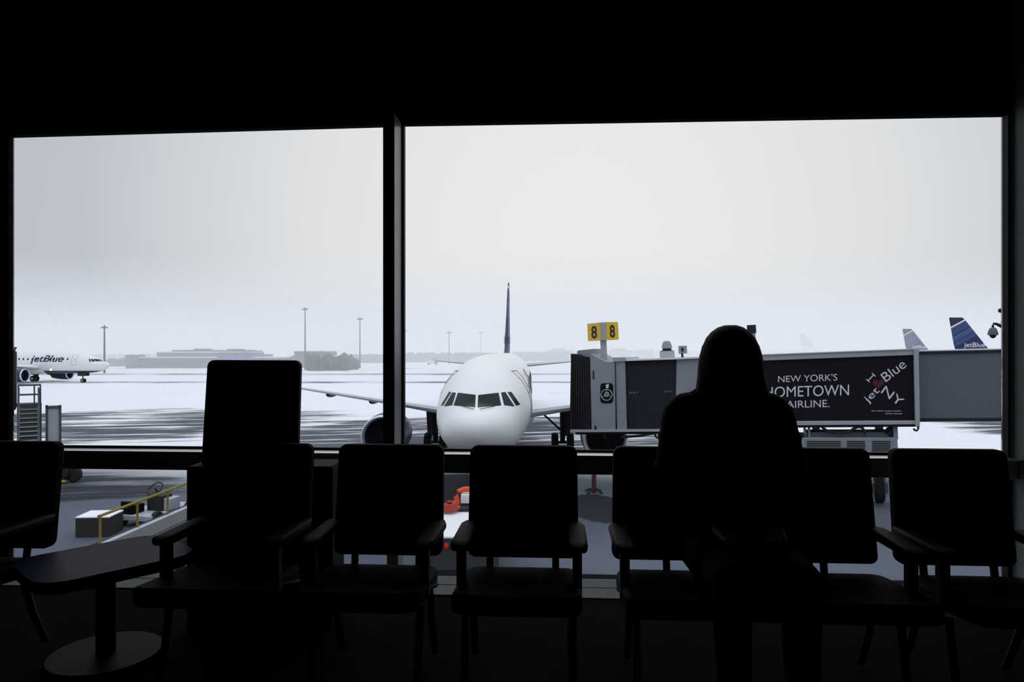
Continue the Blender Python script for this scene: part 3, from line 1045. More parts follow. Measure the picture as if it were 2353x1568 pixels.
def Q(u, v, bb=0.0):
    d = Vector(((u - U0) / F, 1.0, -(v - V0) / F))
    o = Vector((0, 0, CZ))
    tt = (bb - (o - BO).dot(e2)) / d.dot(e2)
    p = o + d * tt - BO
    return p.dot(e1), p.dot(e3)


def qbox(mb, u0, v0, u1, v1, b0, b1, at=None):
    """box whose face at depth b0 (or at) covers the pixel rectangle"""
    at = b0 if at is None else at
    a0, c1 = Q(u0, v0, at); a1, c0 = Q(u1, v1, at)
    a0b, c0b = Q(u0, v1, at); a1b, c1b = Q(u1, v0, at)
    c0, c1 = (c0 + c0b) / 2, (c1 + c1b) / 2
    mb.box(a0, a1, b0, b1, c0, c1)
    return a0, a1, c0, c1


def qprism(mb, px, b0, b1, at=None):
    at = b0 if at is None else at
    pts = [Q(u, v, at) for u, v in px]
    mb.poly([(a, b0, c) for a, c in pts], (0, b1 - b0, 0))


br = thing('boarding_bridge', 'grey passenger boarding bridge reaching to the aircraft, dark banner along its side', 'boarding bridge')
br.matrix_world = BM
W = 2.7
# banner tunnel: body, rails and end frames
b = MB(); qprism(b, [(1738, 822), (2108, 808), (2108, 972), (1738, 976)], 0.06, W)
obj('tunnel', b, 'bridge2', br)
b = MB()
qprism(b, [(1738, 817), (2112, 803), (2112, 816), (1738, 830)], -0.12, 0.30)
obj('top_rail', b, 'rail', br, 0.02)
b = MB(); qprism(b, [(1738, 815.5), (2112, 801.5), (2112, 804), (1738, 818)], -0.16, W)
obj('roof_edge', b, 'rail', br)
b = MB(); qprism(b, [(1740, 969), (2112, 967), (2112, 976), (1740, 979)], -0.12, 0.30)
obj('bottom_rail', b, 'rail', br, 0.02)
b = MB(); qprism(b, [(1740, 979), (2112, 976), (2112, 981), (1740, 984)], 0.0, W)
obj('underframe', b, 'gasket', br)
b = MB(); qprism(b, [(2100, 803), (2111, 803), (2114, 980), (2104, 980)], -0.2, W)
obj('end_frame', b, 'rail', br)
b = MB(); qprism(b, [(1736, 817), (1745, 817), (1748, 980), (1738, 980)], -0.2, W)
obj('end_frame', b, 'rail', br)
# banner and its lettering
b = MB(); qprism(b, [(1746, 830), (2100, 817), (2103, 967), (1746, 969)], -0.02, 0.05)
ban = obj('banner', b, 'banner', br)


def bridge_text(body, u0, u1, vt, vb, name='lettering', m='white', bold=0.0, ang=0.0, cap=True, italic=0.0):
    """text fitted between pixel columns u0..u1; vt..vb is its height"""
    bm = text_mesh(body, 1.0, 0.0, italic, bold)
    xs = [v.co.x for v in bm.verts]; ys = [v.co.y for v in bm.verts]
    x0, x1, y0, y1 = min(xs), max(xs), min(ys), max(ys)
    for v in bm.verts:
        f = (v.co.x - x0) / (x1 - x0); g = (v.co.y - y0) / (y1 - y0)
        # vt / vb are (left, right) pairs
        u = u0 + (u1 - u0) * f
        top = vt[0] + (vt[1] - vt[0]) * f; bot = vb[0] + (vb[1] - vb[0]) * f
        a, c = Q(u, bot + (top - bot) * g, -0.03)
        v.co = Vector((a, -0.03, c))
    return obj(name, bm, m, ban, smooth=None)


def bridge_text_rot(body, p0, p1, h, shear=0.0, m='white', bold=0.0):
    """text whose baseline runs from pixel p0 to p1, h pixels tall"""
    bm = text_mesh(body, 1.0, 0.0, 0.0, bold)
    xs = [v.co.x for v in bm.verts]; ys = [v.co.y for v in bm.verts]
    x0, x1, y0, y1 = min(xs), max(xs), 0.0, max(ys)
    p0, p1 = Vector(p0), Vector(p1)
    d = p1 - p0
    nrm = Vector((d.y, -d.x)).normalized()
    for v in bm.verts:
        f = (v.co.x - x0) / (x1 - x0); g = (v.co.y - y0) / (y1 - y0)
        q = p0 + d * f + nrm * (h * g)
        a, c = Q(q.x, q.y, -0.03)
        v.co = Vector((a, -0.03, c))
    return obj('lettering', bm, m, ban, smooth=None)


bridge_text("NEW YORK'S", 1788, 1924, (864, 859), (879, 875))
bridge_text('HOMETOWN', 1757, 1951, (890, 884), (914, 909))
bridge_text('AIRLINE.', 1807, 1906, (922, 919), (938, 936))
bridge_text_rot('Blue', (2036, 879), (2084, 842), 22)
bridge_text_rot('jet', (1995, 927), (2022, 899), 16)
bridge_text_rot('NY', (2023.5, 902.5), (2067, 935), 20)
# the serifed I, lying on the slant
b = MB()
for (x0, y0, x1, y1, w_) in ((1994.5, 875.5, 2008, 861.5, 2.4), (1990.5, 871.5, 1998.5, 879, 2.0), (2003.5, 857.5, 2012.0, 865.5, 2.0)):
    dx, dy = x1 - x0, y1 - y0
    ln = math.hypot(dx, dy); nx, ny = -dy / ln * w_ / 2, dx / ln * w_ / 2
    qprism(b, [(x0 + nx, y0 + ny), (x1 + nx, y1 + ny), (x1 - nx, y1 - ny), (x0 - nx, y0 - ny)], -0.03, -0.015)
obj('lettering', b, 'white', ban, smooth=None)
b = MB()
hp = []
for k in range(28):
    a = 2 * PI * k / 28
    hx, hy = 16 * math.sin(a) ** 3, -(13 * math.cos(a) - 5 * math.cos(2 * a) - 2 * math.cos(3 * a) - math.cos(4 * a))
    hp.append((2018 + hx * 0.82, 882 + hy * 0.80))
qprism(b, hp, -0.03, -0.015)
obj('heart', b, 'heart', ban, smooth=None)
b = MB()
for (u0, u1, v) in ((2002, 2012, 944), (2014, 2030, 944), (2032, 2050, 944.5), (2052, 2071, 944.2), (2034, 2052, 950.2), (2054, 2073, 950.4)):
    qprism(b, [(u0, v), (u1, v - 0.2), (u1, v + 1.5), (u0, v + 1.7)], -0.03, -0.015)
obj('fine_print', b, 'signgrey', ban, smooth=None)
# inner tunnel towards the terminal
b = MB(); qprism(b, [(2112, 813), (2420, 806), (2420, 963), (2112, 965)], 0.35, W - 0.3, 0.35)
obj('tunnel', b, 'bridge2', br)
b = MB(); qprism(b, [(2112, 808), (2420, 801), (2420, 806.5), (2112, 813.5)], 0.28, W - 0.25, 0.28)
obj('roof_edge', b, 'gasket', br)
b = MB(); qprism(b, [(2112, 805.5), (2420, 798), (2420, 801), (2112, 808.5)], 0.33, W - 0.3, 0.33)
obj('roof_snow', b, 'snow', br)
b = MB(); qprism(b, [(2112, 962), (2420, 960), (2420, 968), (2112, 970)], 0.28, W - 0.25, 0.28)
obj('underframe', b, 'gasket', br)
# rotunda on its column
a_r, c_r = Q(2460, 960, 1.2)
_, c_t = Q(2460, 795, 1.2)
b = MB(); b.bar((a_r + 1.2, 1.3, c_r - 0.2), (a_r + 1.2, 1.3, c_t), 2.0, n=32); obj('rotunda', b, 'bridge', br)
b = MB(); b.bar((a_r + 1.2, 1.3, c_r - 0.2), (a_r + 1.2, 1.3, -(BO.z - G) - 1.2), 0.5, n=24); obj('column', b, 'bridge', br)
# grey section between banner tunnel and curtain, mostly behind the person
b = MB(); qprism(b, [(1555, 822), (1740, 818), (1740, 979), (1552, 985)], 0.10, W)
obj('tunnel', b, 'bridge', br)
b = MB(); qprism(b, [(1437, 826), (1560, 822), (1740, 815), (1740, 818), (1560, 826), (1437, 830)], -0.05, W)
obj('roof_snow', b, 'snow', br)
# pleated dark curtain
b = MB()
front, back = [], []
N = 44
a0, ct0 = Q(1437, 829); a1, ct1 = Q(1556, 826); _, cb0 = Q(1437, 990); _, cb1 = Q(1552, 988)
for k in range(N + 1):
    f = k / N
    yb = 0.10 + (0.045 if k % 2 else 0.0)
    front.append([(a0 + (a1 - a0) * f, yb, cb0 + (cb1 - cb0) * f), (a0 + (a1 - a0) * f, yb, ct0 + (ct1 - ct0) * f),
                  (a0 + (a1 - a0) * f, W - 0.1, ct0 + (ct1 - ct0) * f), (a0 + (a1 - a0) * f, W - 0.1, cb0 + (cb1 - cb0) * f)])
b.rings(front)
obj('pleated_curtain', b, 'curtain', br, smooth=20)
b = MB()
for u in (1446, 1450, 1454, 1458, 1464, 1527, 1532, 1537, 1542):
    v = 903 - 0.035 * (u - 1446)
    qprism(b, [(u, v - 2), (u + 1.0, v - 2), (u + 1.0, v + 2), (u, v + 2)], 0.085, 0.10)
obj('curtain_eyelets', b, 'signgrey', br)
# cab: two wall panels, seam, window with the operator's wheel, roof and hood
b = MB(); qprism(b, [(1356, 813), (1391, 832), (1413, 832), (1414.5, 991), (1360, 992)], 0.0, W)
cab = obj('cab_wall', b, 'bridge', br)
b = MB(); qprism(b, [(1413, 830), (1436, 828), (1440, 991), (1417, 991)], 0.02, W)
obj('cab_wall', b, 'bridge', br)
b = MB(); qprism(b, [(1412.4, 830), (1414, 830), (1417.5, 991), (1416, 991)], -0.02, 0.05)
obj('cab_seam', b, 'gasket', br)
b = MB(); qprism(b, [(1408, 822), (1438, 822), (1438, 830), (1408, 832)], -0.06, W)
obj('cab_cornice', b, 'rail', br)
b = MB(); qprism(b, [(1362, 852), (1364.5, 852), (1364.5, 872), (1362, 872)], -0.04, 0.05)
qprism(b, [(1366, 979), (1370, 979), (1370, 988), (1366, 988)], -0.04, 0.05)
obj('cab_hinge', b, 'gasket', br)
# rounded window
pts = rrect(29, 46, 7, 5, 1394, 904)
b = MB(); qprism(b, pts, -0.025, 0.03)
cw = obj('cab_window', b, 'glassdark', br)
b = MB()
cwp = [Q(1394 + 12.5 * math.cos(2 * PI * k / 24), 908 + 12.5 * math.sin(2 * PI * k / 24), -0.04) for k in range(25)]
b.tube([(a, -0.04, c) for a, c in cwp], 0.022, 6)
cwp = [Q(1394 + 4.5 * math.cos(2 * PI * k / 16), 907 + 4.5 * math.sin(2 * PI * k / 16), -0.04) for k in range(17)]
b.tube([(a, -0.04, c) for a, c in cwp], 0.03, 6)
for k in range(3):
    a_ = 2 * PI * k / 3 + 0.5
    q0, q1 = Q(1394, 907, -0.04), Q(1394 + 12 * math.cos(a_), 907 + 12 * math.sin(a_), -0.04)
    b.bar((q0[0], -0.04, q0[1]), (q1[0], -0.04, q1[1]), 0.016)
obj('control_wheel', b, 'signgrey', cw)
b = MB(); qprism(b, [(1392, 884), (1399, 883), (1398, 892), (1393, 893)], -0.04, -0.028)
obj('window_highlight', b, 'white', cw)  # painted highlight, a white patch laid on the window
# bellows hood at the aircraft end
b = MB()
HB = 9
for k in range(HB):
    f0, f1 = k / HB, (k + 0.72) / HB
    u0 = 1357 - 47 * f0; u1 = 1357 - 47 * f1
    vt0 = 823 - 10 * f0; vt1 = 823 - 10 * f1
    qprism(b, [(u1, vt1), (u0, vt0), (u0 + 4 * (1 - f0), 991), (u1 + 3, 988)], 0.05, W - 0.05)
qprism(b, [(1312, 817), (1357, 826), (1360, 990), (1309, 987)], 0.15, W - 0.15)
obj('bellows', b, 'bellows', br)
b = MB(); qprism(b, [(1320, 806), (1356, 802), (1358, 818), (1391, 832), (1357, 826), (1318, 812)], 0.5, W - 0.3, 0.0)
obj('hood_top', b, 'bridge', br)
b = MB(); qprism(b, [(1312, 988), (1556, 987), (1556, 992), (1312, 994)], -0.04, W)
obj('cab_floor', b, 'rail', br)
b = MB(); qprism(b, [(1322, 994), (1556, 992), (1556, 997), (1322, 999)], 0.2, W - 0.2)
obj('underframe', b, 'gasket', br)
# rod with a loop and other hanging bits
b = MB()
rp = [(1428, 1005), (1470, 1002), (1503, 995)]
b.tube([(*(lambda q: (q[0], 0.1, q[1]))(Q(u, v, 0.1)),) for u, v in rp], 0.06)
obj('push_rod', b, 'gasket', br)
b = MB()
lp = [(1504, 996)] + [(1514 + 9 * math.cos(a), 998 + 9 * math.sin(a)) for a in [PI - PI * k / 10 for k in range(11)]] + [(1523, 990)]
b.tube([(Q(u, v, 0.1)[0], 0.1, Q(u, v, 0.1)[1]) for u, v in lp], 0.045)
obj('cable_loop', b, 'gasket', br)
b = MB()
lp = [(1888, 981), (1897, 988), (1906, 993), (1920, 995), (1940, 995), (1952, 992), (1962, 985), (1973, 981.5), (1982, 984), (1987, 992), (1986, 1000)]
b.tube([(Q(u, v, 0.0)[0], 0.0, Q(u, v, 0.0)[1]) for u, v in lp], 0.05)
obj('power_cable', b, 'gasket', br)
b = MB()
lp = [(2110, 978), (2110, 985)] + [(2105 + 5 * math.cos(a), 985 + 5 * math.sin(a)) for a in [PI * k / 8 for k in range(9)]]
b.tube([(Q(u, v, 0.0)[0], 0.0, Q(u, v, 0.0)[1]) for u, v in lp], 0.035)
obj('hook', b, 'gasket', br)
b = MB()
random.seed(3)
for k in range(9):
    u, v = 2036 + random.random() * 20, 983 + random.random() * 20
    u2, v2 = 2036 + random.random() * 22, 983 + random.random() * 20
    q0, q1 = Q(u, v, 0.2), Q(u2, v2, 0.2)
    b.bar((q0[0], 0.1 + random.random() * 0.3, q0[1]), (q1[0], 0.1 + random.random() * 0.3, q1[1]), 0.07)
obj('hose_bundle', b, 'bellows', br)
# air unit with three louvred grilles, on hangers
b = MB(); a0, a1, c0, c1 = qbox(b, 1842, 1007, 2065, 1062, -0.1, 1.6)
ac = obj('air_unit', b, 'bridge', br, 0.02)
b = MB(); qbox(b, 1852, 994, 2052, 1008, 0.3, 1.4)
obj('air_duct', b, 'bridge2', br)
for (u0, u1) in ((1854, 1932), (1946, 1988), (2004, 2046)):
    b = MB()
    for k in range(8):
        v = 1014 + 5.0 * k
        qbox(b, u0, v, u1, v + 2.2, -0.13, -0.09)
    obj('louvre', b, 'gasket', ac)
for u in (1846, 1856, 2052):
    b = MB(); qbox(b, u, 980, u + (7 if u != 2052 else 12), 1010, 0.2, 0.5); obj('hanger', b, 'bridge', br)
b = MB(); qbox(b, 1831, 999, 1850, 1013, 0.0, 0.8); obj('motor_box', b, 'gasket', br)
# drive column and wheels under the tunnel
zg = -(BO.z - G)
for aa in (2.1, 4.4):
    tilt = e1.z * aa
    b = MB(); b.box(aa - 0.14, aa + 0.14, 1.75, 2.05, zg - tilt + 0.55, 0.1); lc = obj('lift_column', b, 'bridge', br)
b = MB(); b.box(1.9, 4.6, 1.6, 2.2, zg - 0.1 + 0.35, zg - 0.1 + 0.75); bg = obj('wheel_carriage', b, 'bridge2', br)
for aa in (2.2, 4.3):
    b = MB(); b.wheel((aa, 1.9, zg - e1.z * aa + 0.55), (1, 0, 0.0), 0.55, 0.35); obj('wheel', b, 'tyre', bg)
# gate sign on the cab roof: two yellow faces either side of a grey corner
gs = thing('gate_sign', 'yellow gate sign with black 8 on two faces above the bridge cab', 'sign')
gs.matrix_world = BM
b = MB(); qbox(b, 1379, 779, 1394, 829, 0.72, 0.86, 0.72)
obj('post', b, 'rail', gs)
a0, c0 = Q(1386.5, 782, 0.55); _, c1 = Q(1386.5, 741, 0.55)
am, ar = Q(1380, 760, 0.55)[0], Q(1393.5, 760, 0.55)[0]
al, arr = Q(1350.5, 760, 1.05)[0] + 0.05, Q(1420.5, 760, 1.05)[0] - 0.05
b = MB(); b.poly([(am, 0.55, c0), (ar, 0.55, c0), (arr + 0.05, 1.05, c0), (al - 0.05, 1.05, c0)], (0, 0, c1 - c0))
obj('cabinet', b, 'signgrey', gs)
for s in (-1, 1):
    pA = Vector((am if s < 0 else ar, 0.55, 0)); pB = Vector(((al - 0.05) if s < 0 else (arr + 0.05), 1.05, 0))
    dirx = (pB - pA); nrm = Vector((dirx.y, -dirx.x, 0)).normalized()
    if nrm.y > 0: nrm = -nrm
    q = [pA + nrm * 0.012, pB + nrm * 0.012]
    b = MB(); b.poly([(q[0].x, q[0].y, c0), (q[1].x, q[1].y, c0), (q[1].x, q[1].y, c1 - 0.01), (q[0].x, q[0].y, c1 - 0.01)], nrm * -0.02)
    fc = obj('face', b, 'yellow', gs)
    bm = text_mesh('8', 1.0, 0.0, 0.0, 0.025)
    xs = [v.co.x for v in bm.verts]; ys_ = [v.co.y for v in bm.verts]
    lft, rgt = (q[1], q[0]) if s < 0 else (q[0], q[1])
    for v in bm.verts:
        f = (v.co.x - min(xs)) / (max(xs) - min(xs)); g = (v.co.y - min(ys_)) / (max(ys_) - min(ys_))
        off = 0.30 if s < 0 else 0.26
        p = lft.lerp(rgt, off + 0.44 * f) + nrm * 0.006
        v.co = Vector((p.x, p.y, c0 + (c1 - c0) * (0.12 + 0.72 * g)))
    xs = None
    obj('digit', bm, 'black', fc, smooth=None)
# things standing on the bridge roof
t = thing('beacon', 'small domed grey beacon on the bridge roof', 'beacon'); t.matrix_world = BM
a0, c0 = Q(1533, 824, 1.0); _, c1 = Q(1533, 807, 1.0); _, c2 = Q(1533, 801, 1.0); _, c3 = Q(1533, 784, 1.0)
sc = (Q(1560, 800, 1.0)[0] - Q(1533, 800, 1.0)[0]) / 27
b = MB(); b.box(a0 - 15 * sc, a0 + 15 * sc, 0.8, 1.3, c0, c1); obj('base', b, 'rail', t)
b = MB(); b.bar((a0, 1.05, c1), (a0, 1.05, c2), 10 * sc, n=18); b.bar((a0, 1.05, c1), (a0, 1.05, c1 + 0.03), 14 * sc, n=18); obj('collar', b, 'gasket', t)
b = MB(); b.rings([[(a0 + r * sc * math.cos(2 * PI * i / 18), 1.05 + r * sc * math.sin(2 * PI * i / 18), z) for i in range(18)] for r, z in ((12.5, c2), (11, c2 + (c3 - c2) * .5), (8.5, c2 + (c3 - c2) * .85), (6, c3))]); obj('dome', b, 'bridge', t, smooth=30)
t = thing('floodlight', 'small square floodlight on a short stem on the bridge roof', 'floodlight'); t.matrix_world = BM
a0, c0 = Q(1568, 822, 1.0); _, c1 = Q(1568, 812, 1.0)
b = MB(); b.bar((a0, 1.0, c0), (a0, 1.0, c1), 0.05); obj('stem', b, 'gasket', t)
b = MB(); qbox(b, 1558.5, 795, 1578, 813, 1.0, 1.18); obj('housing', b, 'bridge', t, 0.02)
b = MB(); qbox(b, 1565, 800, 1571, 808, 0.985, 1.0); obj('lens', b, 'gasket', t)
t = thing('roof_post', 'grey post with a dark box on top, on the bridge roof beside the person', 'post'); t.matrix_world = BM
b = MB(); qprism(b, [(1720, 764), (1735, 764), (1738, 822), (1722, 822)], 0.3, 0.6, 0.3); obj('post', b, 'rail', t)
b = MB(); qbox(b, 1716, 747, 1737, 766, 0.25, 0.65); obj('box', b, 'gasket', t, 0.01)
b = MB(); qprism(b, [(1735, 812), (1739, 812), (1752, 824), (1737, 824)], 0.3, 0.6, 0.3); obj('brace', b, 'rail', t)

# camera on an arm close to the right-hand frame
YC = 11.0
t = thing('security_camera', 'drop shaped security camera hanging from an arm at the right window edge', 'camera', (P(2330, 700, YC).x, YC, G))
pc = [P(2318, 757, YC), P(2303, 751, YC), P(2290, 745, YC), P(2283, 744, YC), P(2281.5, 748, YC), P(2281.5, 754, YC)]
o_ = Vector((P(2330, 700, YC).x, YC, G))
b = MB(); b.tube([p - o_ for p in pc], [0.035, 0.03, 0.022, 0.018, 0.018, 0.016]); obj('arm', b, 'gasket', t)
c = P(2281.5, 765, YC) - o_
b = MB(); b.rings([[(c.x + r * math.cos(2 * PI * i / 20), c.y + r * math.sin(2 * PI * i / 20), c.z + z) for i in range(20)] for r, z in ((.02, .085), (.045, .07), (.062, .03), (.072, -.015), (.074, -.035), (.055, -.04))]); obj('housing', b, 'camdome', t, smooth=50)
b = MB(); b.ball((c.x, c.y, c.z - 0.042), (.046, .046, .045)); obj('dome', b, 'glassdark', t, smooth=60)
b = MB(); b.bar((0, 0, 0), (0, 0, P(0, 690, YC).z - G), 0.07, n=14); obj('mast', b, 'gasket', t)
b = MB(); q = P(2299, 714, YC) - o_; b.ball((q.x, q.y, q.z), 0.035); b.bar((q.x, q.y, q.z), (0, 0, q.z), 0.012); q = P(2300, 741, YC) - o_; b.bar((q.x, q.y, q.z), (0, 0, q.z), 0.01)
obj('bracket', b, 'gasket', t)

# ------------------------------------------------------------------ left stair tower of the neighbouring bridge
YS = 37.0
TH = math.atan2(25.6, 37.0)
sx = lambda u: (u - U0) / F * YS
lx = lambda u, u0: (u - u0) / F * YS * math.cos(TH)
sz = lambda v: CZ - (v - V0) / F * YS
t = thing('service_stairs', 'steel service stairs with railed landing at the left window edge', 'stairs', (sx(67), YS, G), TH)
X = lambda u: lx(u, 67)
D2 = 0.9
zl, zr = sz(930) - G, sz(886) - G
b = MB(); b.box(X(38), X(96), -0.1, D2, sz(935) - G, sz(928) - G); obj('landing', b, 'stair', t)
b = MB()
for dy in (0.0, D2 - 0.1):
    for u in (42, 79, 93):
        b.bar((X(u), dy, zl), (X(u), dy, zr), 0.035)
    b.bar((X(40), dy, zr), (X(95), dy, zr), 0.035); b.bar((X(42), dy, (zl + zr) / 2), (X(93), dy, (zl + zr) / 2), 0.028)
for u in (42, 93):
    b.bar((X(u), 0, zr), (X(u), D2 - 0.1, zr), 0.035)
obj('railing', b, 'stair', t)
b = MB(); b.box(X(87), X(95), -0.06, 0.0, zl, sz(893) - G); obj('toe_panel', b, 'stair', t)
ns = 14
b = MB()
for k in range(ns):
    z = zl * (1 - (k + 1) / (ns + 1))
    b.box(X(46), X(86), -0.12 - 0.22 * k - 0.26, -0.12 - 0.22 * k, z - 0.04, z)
obj('treads', b, 'signgrey', t)
b = MB(); b.poly([(X(46), -0.10, zl - 0.02), (X(86), -0.10, zl - 0.02), (X(86), -0.10 - 0.22 * ns, 0.1), (X(46), -0.10 - 0.22 * ns, 0.1)], (0, 0.03, -0.16))
b.box(X(43), X(92), 0.1, 0.15, zl - 0.75, zl - 0.05)
obj('stair_shade_sheet', b, 'gasket', t)  # dark sheets added for the shade behind the treads and under the landing
for u in (44, 88):
    b = MB(); b.bar((X(u), -0.1, zl - 0.05), (X(u), -0.12 - 0.22 * ns, 0.05), 0.075); obj('stringer', b, 'stair', t)
    b = MB()
    b.bar((X(u), -0.1, zl + 0.9), (X(u), -0.12 - 0.22 * ns, 0.95), 0.03)
    for k in (4, 9, 13):
        y = -0.12 - 0.22 * k; z = zl * (1 - k / (ns + 1))
        b.bar((X(u), y, z - 0.1), (X(u), y, z + 0.92), 0.025)
    obj('handrail', b, 'stair', t)
b = MB()
for u in (42, 93):
    b.bar((X(u), 0.05, 0), (X(u), 0.05, zl), 0.06); b.bar((X(u), D2 - 0.1, 0), (X(u), D2 - 0.1, zl), 0.06)
for k in range(3):
    b.bar((X(42), D2 - 0.1, zl * (k + 1) / 3), (X(93), D2 - 0.1, zl * k / 3), 0.04)
    b.bar((X(42), D2 - 0.1, zl * k / 3 + 0.05), (X(93), D2 - 0.1, zl * k / 3 + 0.05), 0.03)
obj('frame', b, 'stair', t)
t = thing('bridge_pillar', 'pale square pillar with dark edges beside the service stairs', 'pillar', (sx(123), YS, G), TH)
X = lambda u: lx(u, 123)
b = MB(); b.box(X(109), X(137), -0.3, 0.3, 0, sz(934) - G); obj('shaft', b, 'rail', t)
for u0, u1, v in ((104, 110, 930), (135.5, 141, 931)):
    b = MB(); b.box(X(u0), X(u1), -0.36, -0.2, 0, sz(v) - G); obj('edge_post', b, 'stair', t)
b = MB(); b.box(X(104), X(141), -0.36, 0.32, sz(938) - G, sz(933) - G); obj('cap', b, 'stair', t)
t = thing('bridge_cab', 'dark end of a neighbouring boarding bridge half hidden by the left frame', 'boarding bridge', (sx(12), YS, G), TH)
X = lambda u: lx(u, 12)
b = MB(); b.box(X(-70), X(37), 0.0, 3.0, sz(945) - G, sz(806) - G); obj('cab', b, 'gasket', t, 0.12)
b = MB(); b.box(X(-70), X(34), -0.1, 2.8, sz(806) - G, sz(800) - G); b.box(X(26), X(38), 0.2, 0.5, sz(802) - G, sz(798) - G); obj('roof', b, 'gasket', t)
b = MB(); b.bar((X(-20), 1.5, 0), (X(-20), 1.5, sz(945) - G), 0.35); obj('column', b, 'stair', t)

# wheel and bar below the rail
Yw = YG(1112)
t = thing('tow_bar', 'yellow-green tow bar with a dark wheel and pale hub beside the left chair', 'tow bar', (P(128, 1100, Yw).x, Yw, G))
b = MB(); b.box(-0.38, 0.42, -0.06, 0.06, 0.06, 0.16); b.box(0.18, 0.22, -0.04, 0.04, 0.16, 0.42); obj('bar', b, 'limegreen', t)
b = MB(); b.wheel((0.0, 0.25, 0.42), (0, 1, 0), 0.42, 0.25); wh = obj('wheel', b, 'tyre', t)
b = MB(); b.bar((0, 0.10, 0.48), (0, 0.30, 0.48), 0.15, n=18); obj('hub', b, 'snow', wh)
b = MB(); b.wheel((0.55, 0.45, 0.36), (0, 1, 0), 0.36, 0.25); obj('wheel', b, 'tyre', t)

# ------------------------------------------------------------------ equipment seen through the lower panes
# belt loader with a yellow handrail, running away from the terminal
DK = 0.85
YL = lambda v: (6.08 - DK) * F / (v - V0)
t = thing('belt_loader', 'snowy belt loader with yellow handrail below the left window', 'belt loader', (-11.0, 20.5, G), math.radians(-3.2))
b = MB(); b.box(-0.12, 1.25, -4.5, 5.5, DK - 0.25, DK); obj('deck', b, 'greysnow', t, 0.02)
b = MB(); b.box(0.22, 1.0, -4.3, 5.3, DK, DK + 0.05); obj('belt', b, 'gsegrey', t)
b = MB(); b.box(-0.16, -0.10, -4.5, 5.5, DK - 0.16, DK + 0.02); obj('side_rail', b, 'gasket', t)
b = MB(); b.box(0.0, 1.1, -3.8, 4.8, 0.35, DK - 0.25); obj('chassis', b, 'gsegrey', t)
for (x, y) in ((0.1, -3), (1.0, -3), (0.1, 3.6), (1.0, 3.6)):
    b = MB(); b.wheel((x, y, 0.33), (1, 0, 0), 0.33, 0.24); obj('wheel', b, 'tyre', t)
b = MB(); b.tube([(-0.06, -1.72, DK + 0.74), (-0.06, 5.4, DK + 0.78)], 0.042)
hr = obj('handrail', b, 'railyellow', t)
for y in (-1.65, 0.05, 1.68, 3.3, 5.0):
    b = MB(); b.tube([(-0.06, y, DK - 0.05), (-0.06, y, DK + 0.75)], 0.032); obj('rail_post', b, 'railyellow', t)
# crate
Yc = 22.6
t = thing('crate', 'dark box with snow on its lid left of the yellow handrail', 'box', (P(212, 1200, Yc).x, Yc, G), math.radians(4))
b = MB(); b.box(-0.53, 0.53, -0.0, 0.95, 0, 0.62); obj('body', b, 'crate', t, 0.01)
b = MB(); b.box(-0.54, 0.54, -0.01, 0.96, 0.62, 0.67); obj('lid_snow', b, 'snow', t, 0.02)
# tug with a steering wheel
t = thing('baggage_tug', 'open baggage tug with steering wheel behind the yellow handrail', 'tug', (P(338, 1165, 24.5).x, 24.5, G), math.radians(-12))
b = MB(); b.box(-0.65, 0.75, -0.7, 1.6, 0.22, 0.42); obj('chassis', b, 'greysnow', t, 0.03)
b = MB(); b.box(-0.55, -0.05, -0.55, -0.05, 0.42, 0.72); b.box(-0.55, -0.05, -0.62, -0.52, 0.42, 0.86); obj('seat', b, 'plastic', t, 0.03)
b = MB(); b.box(-0.05, 0.55, 0.05, 0.6, 0.42, 0.95); obj('console', b, 'gasket', t, 0.02)
b = MB(); b.box(0.5, 0.8, 0.15, 0.7, 0.42, 0.85); obj('fender', b, 'greysnow', t, 0.03)
b = MB()
ring_c = Vector((0.12, 0.25, 1.16)); ax1, ax2 = Vector((1, 0, 0.1)).normalized(), Vector((0, 0.75, 0.66)).normalized()
b.tube([ring_c + (ax1 * math.cos(2 * PI * k / 20) + ax2 * math.sin(2 * PI * k / 20)) * 0.27 for k in range(21)], 0.025, 6)
sw = obj('steering_wheel', b, 'gasket', t)
b = MB(); b.bar(ring_c, (0.14, 0.45, 0.92), 0.03); obj('steering_column', b, 'gasket', sw)
for (x, y) in ((-0.62, -0.4), (0.72, -0.4), (-0.62, 1.3), (0.72, 1.3)):
    b = MB(); b.wheel((x, y, 0.27), (1, 0, 0), 0.27, 0.18); obj('wheel', b, 'tyre', t)
# ground power unit below the nose
t = thing('ground_power_unit', 'white topped ground power unit with red hose, between the third and fourth chairs', 'ground unit', (P(1062, 1300, 18.2).x, 18.2, G))
HG = 1.15
b = MB(); b.box(-0.95, 0.95, 0.0, 3.75, 0.3, HG); obj('body', b, 'gsegrey', t, 0.03)
b = MB(); b.box(-1.0, 1.0, -0.03, 3.8, HG, HG + 0.06); obj('cover', b, 'gse', t, 0.015)
b = MB(); q = P(1025, 1258, 18.1); b.ball((q.x - P(1062, 1300, 18.2).x, -0.02, q.z - G), (0.06, 0.03, 0.09)); obj('tail_lamp', b, 'redlamp', t, smooth=60)
b = MB(); q = P(1041, 1259, 18.1); b.ball((q.x - P(1062, 1300, 18.2).x, -0.02, q.z - G), (0.07, 0.03, 0.07)); obj('tail_lamp', b, 'gasket', t, smooth=60)
b = MB(); b.box(-0.27, 0.25, 3.2, 3.7, HG + 0.06, HG + 0.48); obj('control_box', b, 'gse', t, 0.01)
b = MB(); b.box(-0.30, 0.28, 3.14, 3.2, HG + 0.18, HG + 0.22); b.box(-0.29, 0.27, 2.75, 3.18, HG + 0.06, HG + 0.16); obj('box_base', b, 'gasket', t)
